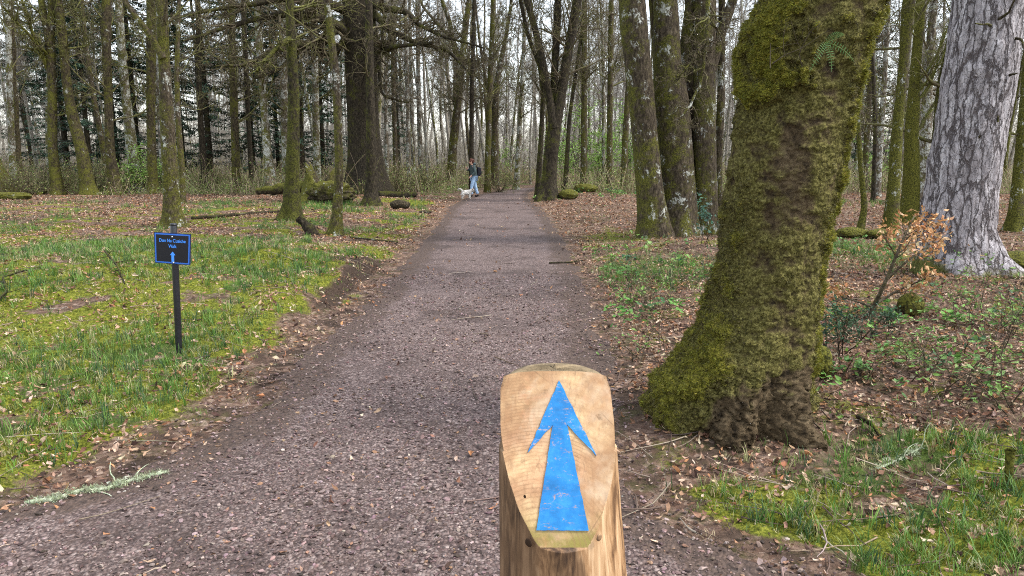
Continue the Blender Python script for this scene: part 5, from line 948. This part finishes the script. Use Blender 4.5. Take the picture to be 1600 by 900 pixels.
branch('fallen_branch', 'dark stick lying right of the path beyond the arrow post', [(858, 413), (895, 412), (915, 408)], .014, 'dark', .02, 9, 3)
branch('fallen_branch', 'mossy forked root stick right of the great trunk', [(1340, 658), (1362, 672), (1374, 690)], .016, 'mossy', .03, 10)
branch('fallen_branch', 'pale broken twig near the right root of the great trunk', [(1270, 668), (1292, 690)], .005, 'birch', .03, 11)
branch('fallen_branch', 'dark log half buried in moss at the foot of the brown forked tree', [(300, 343), (380, 336), (440, 331)], .05, 'mossy', .03, 12)
tree('little broken mossy stump at the lower right edge with lichen at its foot', [[(1576, 758, 13), (1577, 730, 11), (1579, 703, 14)]], 'mossy', H_=0., crown=False, mossy=.5, S=24, name='small_stump', cat='stump', flare=.4)
# fern and ivy sprig on the great trunk
fb = onY(1290, 66, YH-.42); root = empty('fern', tuple(fb), 'small green fern growing from the upper part of the great mossy trunk', 'fern'); rs = np.random.RandomState(4)
for (dx, dz, L_) in ((-.09, -.10, .10), (.02, -.10, .09), (.13, -.05, .11), (.07, .08, .08)):
    n = 13; t = np.linspace(0, 1, n); d = norm(np.array([dx, -.05, dz])); P = fb+np.stack([dx*t, -.05*np.sin(t*2), dz*t-.05*t*t], -1); bag = Bag(); V, Fs = tubes(P[None], np.full((1, n), .0012), 4); bag.add(V, Fs, (.12, .22, .05))
    for s in (-1, 1):
        w = .5+0*t; ya = np.full(n-2, math.atan2(0, dx or .01)); pos = P[1:-1]; sz = (.017*np.sin(np.pi*(.15+.85*t[1:-1]))+.006)
        side = norm(np.cross(d, [0, -1., 0]))*s; 
        for p_, z_ in zip(pos, sz): bag.add(np.array([p_, p_+side*z_*.5+d*z_*.16, p_+side*z_+d*z_*.15, p_+side*z_*.5-d*z_*.02]), [np.array([[0, 1, 2, 3]])], clip(np.array([.09, .20, .06])*rs.uniform(.6, 1.4)))
    rel(bag.build('frond', LEAF, smooth=False), root)
shrub('hanging_twig', 'bare dead twig hanging across the top of the great trunk', 'twig', onY(1243, 92, YH-.46), 3, .35, .8, 0, .03, GR, [1, 1, 1], 'twig', None, seed=120, sr=.003, sub=3)

# ------------------------------------------------------------------ walker and dog
def skin(name, verts, edges_, radii, mat, root, sub=2, smooth=True):
    me = bpy.data.meshes.new(name); me.from_pydata([tuple(v) for v in verts], edges_, []); o = bpy.data.objects.new(name, me); COL.objects.link(o)
    md = o.modifiers.new('skin', 'SKIN'); md.use_smooth_shade = smooth; sv = me.skin_vertices[0].data
    for k, r in enumerate(radii): sv[k].radius = (r, r) if np.isscalar(r) else r
    sv[0].use_root = True; ss = o.modifiers.new('sub', 'SUBSURF'); ss.levels = ss.render_levels = sub
    bpy.context.view_layer.update(); m2 = bpy.data.meshes.new_from_object(o.evaluated_get(bpy.context.evaluated_depsgraph_get())); COL.objects.unlink(o); bpy.data.objects.remove(o)
    n = bpy.data.objects.new(name, m2); COL.objects.link(n); m2.materials.clear(); m2.materials.append(mat); n.parent = root; return n
def pm_(name, c, r=.8, sc=40., a=.8, b=1.2): m = M(name, r, .2); x = m.n('ShaderNodeRGB'); x.outputs[0].default_value = (*c, 1); m.col(vary(m, x.outputs[0], sc, a, b)); return m.m
skm, jk, jn, bt, hr = pm_('skin', (.52, .30, .22), .5), pm_('jacket_cloth', (.05, .07, .07)), pm_('denim', (.30, .43, .60), .8, 25, .65, 1.3), pm_('boot', (.012, .011, .012)), pm_('hair', (.10, .04, .028), .6, 60, .6, 1.4)
wp = hit(741, 308); WP = empty('person', tuple(wp), 'person in dark jacket and light blue jeans walking on the path with a small backpack', 'person'); WP.rotation_euler = (0, 0, .25)
# facing -x, z up ; 1.64 m
J = dict(pel=(0, 0, .90), w=(-.01, 0, 1.06), ch=(-.045, 0, 1.25), nk=(-.085, 0, 1.40), n2=(-.11, 0, 1.46), hd=(-.135, 0, 1.53), ht=(-.13, 0, 1.60))
bv = [J['pel'], J['w'], J['ch'], J['nk'], J['n2'], J['hd'], J['ht'],
      (.0, -.09, .86), (-.13, -.10, .49), (-.13, -.10, .09), (-.25, -.11, .04), (.0, .09, .86), (.07, .10, .48), (.18, .10, .10), (.07, .11, .04),
      (-.055, -.17, 1.35), (.0, -.23, 1.11), (-.17, -.22, .93), (-.235, -.21, .88), (-.055, .17, 1.35), (-.16, .21, 1.14), (-.28, .15, 1.24), (-.33, .13, 1.30), (-.235, 0, 1.515)]
be = [(0, 1), (1, 2), (2, 3), (3, 4), (4, 5), (5, 6), (0, 7), (7, 8), (8, 9), (9, 10), (0, 11), (11, 12), (12, 13), (13, 14), (2, 15), (15, 16), (16, 17), (17, 18), (2, 19), (19, 20), (20, 21), (21, 22), (5, 23)]
br = [.13, .12, .13, .05, .05, .095, .06, .085, .06, .042, .035, .085, .06, .042, .035, .055, .043, .033, .03, .055, .043, .033, .03, .02]
for base, dr_ in ((18, (-.04, 0, -.05)), (22, (-.04, -.02, .04))):
    b0 = np.array(bv[base]); 
    for k in range(5):
        off = np.array([-.0, (k-1.5)*.016, 0]) if k < 4 else np.array([.02, -.02, .0]); ln = [.85, 1., .95, .75, .55][k]; a = b0+off*1.0+np.array(dr_)*.5*ln; c = b0+off*1.1+np.array(dr_)*1.1*ln+np.array([-.008, 0, -.012]); m0 = len(bv); bv += [tuple(a), tuple(c)]; be += [(base, m0), (m0, m0+1)]; br += [.009, .007]
skin('body', bv, be, br, skm, WP)
skin('jeans', [(0, 0, .92), (0, -.09, .85), (-.075, -.10, .68), (-.13, -.10, .49), (-.135, -.10, .30), (-.13, -.10, .11), (0, .09, .85), (.035, .10, .68), (.07, .10, .48), (.125, .10, .29), (.18, .10, .12)], [(0, 1), (1, 2), (2, 3), (3, 4), (4, 5), (0, 6), (6, 7), (7, 8), (8, 9), (9, 10)], [.15, .11, .088, .075, .07, .068, .11, .088, .075, .07, .068], jn, WP)
skin('jacket', [(.0, 0, .82), (.0, 0, .95), (-.02, 0, 1.1), (-.045, 0, 1.27), (-.075, 0, 1.39), (-.055, -.17, 1.35), (.01, -.235, 1.11), (-.09, -.23, 1.0), (-.15, -.22, .945), (-.055, .17, 1.35), (-.16, .215, 1.14), (-.22, .18, 1.19), (-.27, .155, 1.235)], [(0, 1), (1, 2), (2, 3), (3, 4), (3, 5), (5, 6), (6, 7), (7, 8), (3, 9), (9, 10), (10, 11), (11, 12)], [(.19, .17), (.18, .165), .16, .165, .085, .075, .062, .055, .052, .075, .062, .055, .05], jk, WP)
skin('hood', [(.03, 0, 1.38), (.05, 0, 1.44), (-.02, 0, 1.47), (-.07, 0, 1.44)], [(0, 1), (1, 2), (2, 3)], [.06, .085, .08, .06], jk, WP)
skin('hair', [(-.10, 0, 1.60), (-.06, 0, 1.585), (-.045, 0, 1.52), (-.06, .0, 1.46), (-.18, 0, 1.625)], [(0, 1), (1, 2), (2, 3), (0, 4)], [.085, .095, .085, .05, .04], hr, WP)
for s, ax in ((-.10, -.13), (.10, .18)): skin('boot', [(ax+.01, s, .13), (ax, s, .065), (ax-.06, s, .05), (ax-.14, s, .042)], [(0, 1), (1, 2), (2, 3)], [.058, .058, .048, .04], bt, WP)
ey = pm_('eye', (.01, .008, .008))
for s in (-1, 1): v, f = ico(1); o = np_mesh('eye', v*.011+np.array([-.222, s*.035, 1.54]), [f], ey, parent=WP); v, f = ico(2); o = np_mesh('ear', v*np.array([.02, .01, .03])+np.array([-.13, s*.098, 1.52]), [f], skm, parent=WP)
BP = empty('backpack', tuple(wp+np.array([.17, .045, 1.12])), 'small black backpack worn by the person', 'backpack'); BP.rotation_euler = (0, .12, .25); bpm = pm_('black_nylon', (.010, .010, .016), .6)
def rbox(name, c, s, mat, par, amp=.0):
    import bmesh
    bm = bmesh.new(); bmesh.ops.create_cube(bm, size=1); bmesh.ops.scale(bm, vec=s, verts=bm.verts); bmesh.ops.bevel(bm, geom=bm.edges, offset=min(s)*.38, segments=5, affect='EDGES', profile=.6); bmesh.ops.translate(bm, vec=c, verts=bm.verts); me = bpy.data.meshes.new(name); bm.to_mesh(me); bm.free()
    for p in me.polygons: p.use_smooth = True
    me.materials.append(mat); o = bpy.data.objects.new(name, me); COL.objects.link(o); o.parent = par; return o
rbox('bag', (.03, 0, .0), (.17, .27, .38), bpm, BP); rbox('pocket', (.125, 0, -.06), (.06, .2, .18), bpm, BP)
for s in (-1, 1):
    P = np.array([[(-.04, s*.09, .14), (-.09, s*.1, .20), (-.2, s*.1, .2), (-.27, s*.1, .10), (-.25, s*.11, -.05), (-.08, s*.13, -.13)]]); V, Fs = tubes(P, np.full((1, 6), .014), 8); np_mesh('strap', V, Fs, bpm, parent=BP)
# dog: tail curled up at the left, head to the right turned to the camera
dp = hit(729, 311); DG = empty('dog', tuple(dp), 'small shaggy white terrier with curled tail beside the walking person', 'dog'); DG.rotation_euler = (0, 0, .15); fur = pm_('white_fur', (.68, .64, .58), .9, 30, .75, 1.1)
dv = [(-.13, 0, .27), (0, 0, .27), (.13, 0, .28), (.21, -.03, .345), (.255, -.07, .385), (.295, -.13, .365), (-.16, 0, .31), (-.20, 0, .38), (-.25, 0, .425), (-.31, 0, .42), (-.35, 0, .37)]
de = [(1, 0), (1, 2), (2, 3), (3, 4), (4, 5), (0, 6), (6, 7), (7, 8), (8, 9), (9, 10)]; dr2 = [.105, .10, .11, .07, .075, .032, .045, .035, .034, .03, .018]
for s in (-1, 1):
    k = len(dv); dv += [(.13, s*.06, .2), (.125, s*.065, .11), (.13, s*.065, .025), (.10+.07, s*.065, .016)]; de += [(2, k), (k, k+1), (k+1, k+2), (k+2, k+3)]; dr2 += [.05, .034, .028, .02]
    k = len(dv); dv += [(-.16, s*.07, .2), (-.12, s*.07, .15), (-.19, s*.07, .085), (-.175, s*.07, .022), (-.14, s*.07, .016)]; de += [(0, k), (k, k+1), (k+1, k+2), (k+2, k+3), (k+3, k+4)]; dr2 += [.065, .045, .03, .026, .02]
dv = [dv[1]]+[dv[0]]+dv[2:]; de = [tuple({0: 1, 1: 0}.get(a, a) for a in e) for e in de]; dr2 = [dr2[1], dr2[0]]+dr2[2:]
o = skin('body', dv, de, dr2, fur, DG); me = o.data; v = np.empty(len(me.vertices)*3); me.vertices.foreach_get('co', v); v = v.reshape(-1, 3); 
bag = Bag(); rs = np.random.RandomState(3); q = v[rs.randint(len(v), size=1600)]; tp = clump(5, 5, .12, .8, .5); ctr = np.array([0, 0, .27]); scatter(bag, tp, q, rs.rand(1600)*6.28, rs.uniform(.02, .04, 1600), norm(q-ctr+np.array([0, 0, -.1])), None, clip(pal(1600, [(.7, .66, .6), (.55, .5, .45)], [3, 1], rs=rs)), rs)
bag.build('coat', LEAF, smooth=False, parent=DG)
for s in (-1, 1): vv, f = ico(2); np_mesh('ear', vv*np.array([.022, .03, .045])+np.array([.255, -.07+s*.062, .41]), [f], pm_('ear_fur', (.35, .25, .17)), parent=DG)
vv, f = ico(1); np_mesh('nose', vv*.015+np.array([.31, -.158, .372]), [f], ey, parent=DG)
for s in (-1, 1): np_mesh('eye', vv*.011+np.array([.29+s*.022, -.125+s*.022, .405]), [f], ey, parent=DG)
print('objects', len(bpy.data.objects))
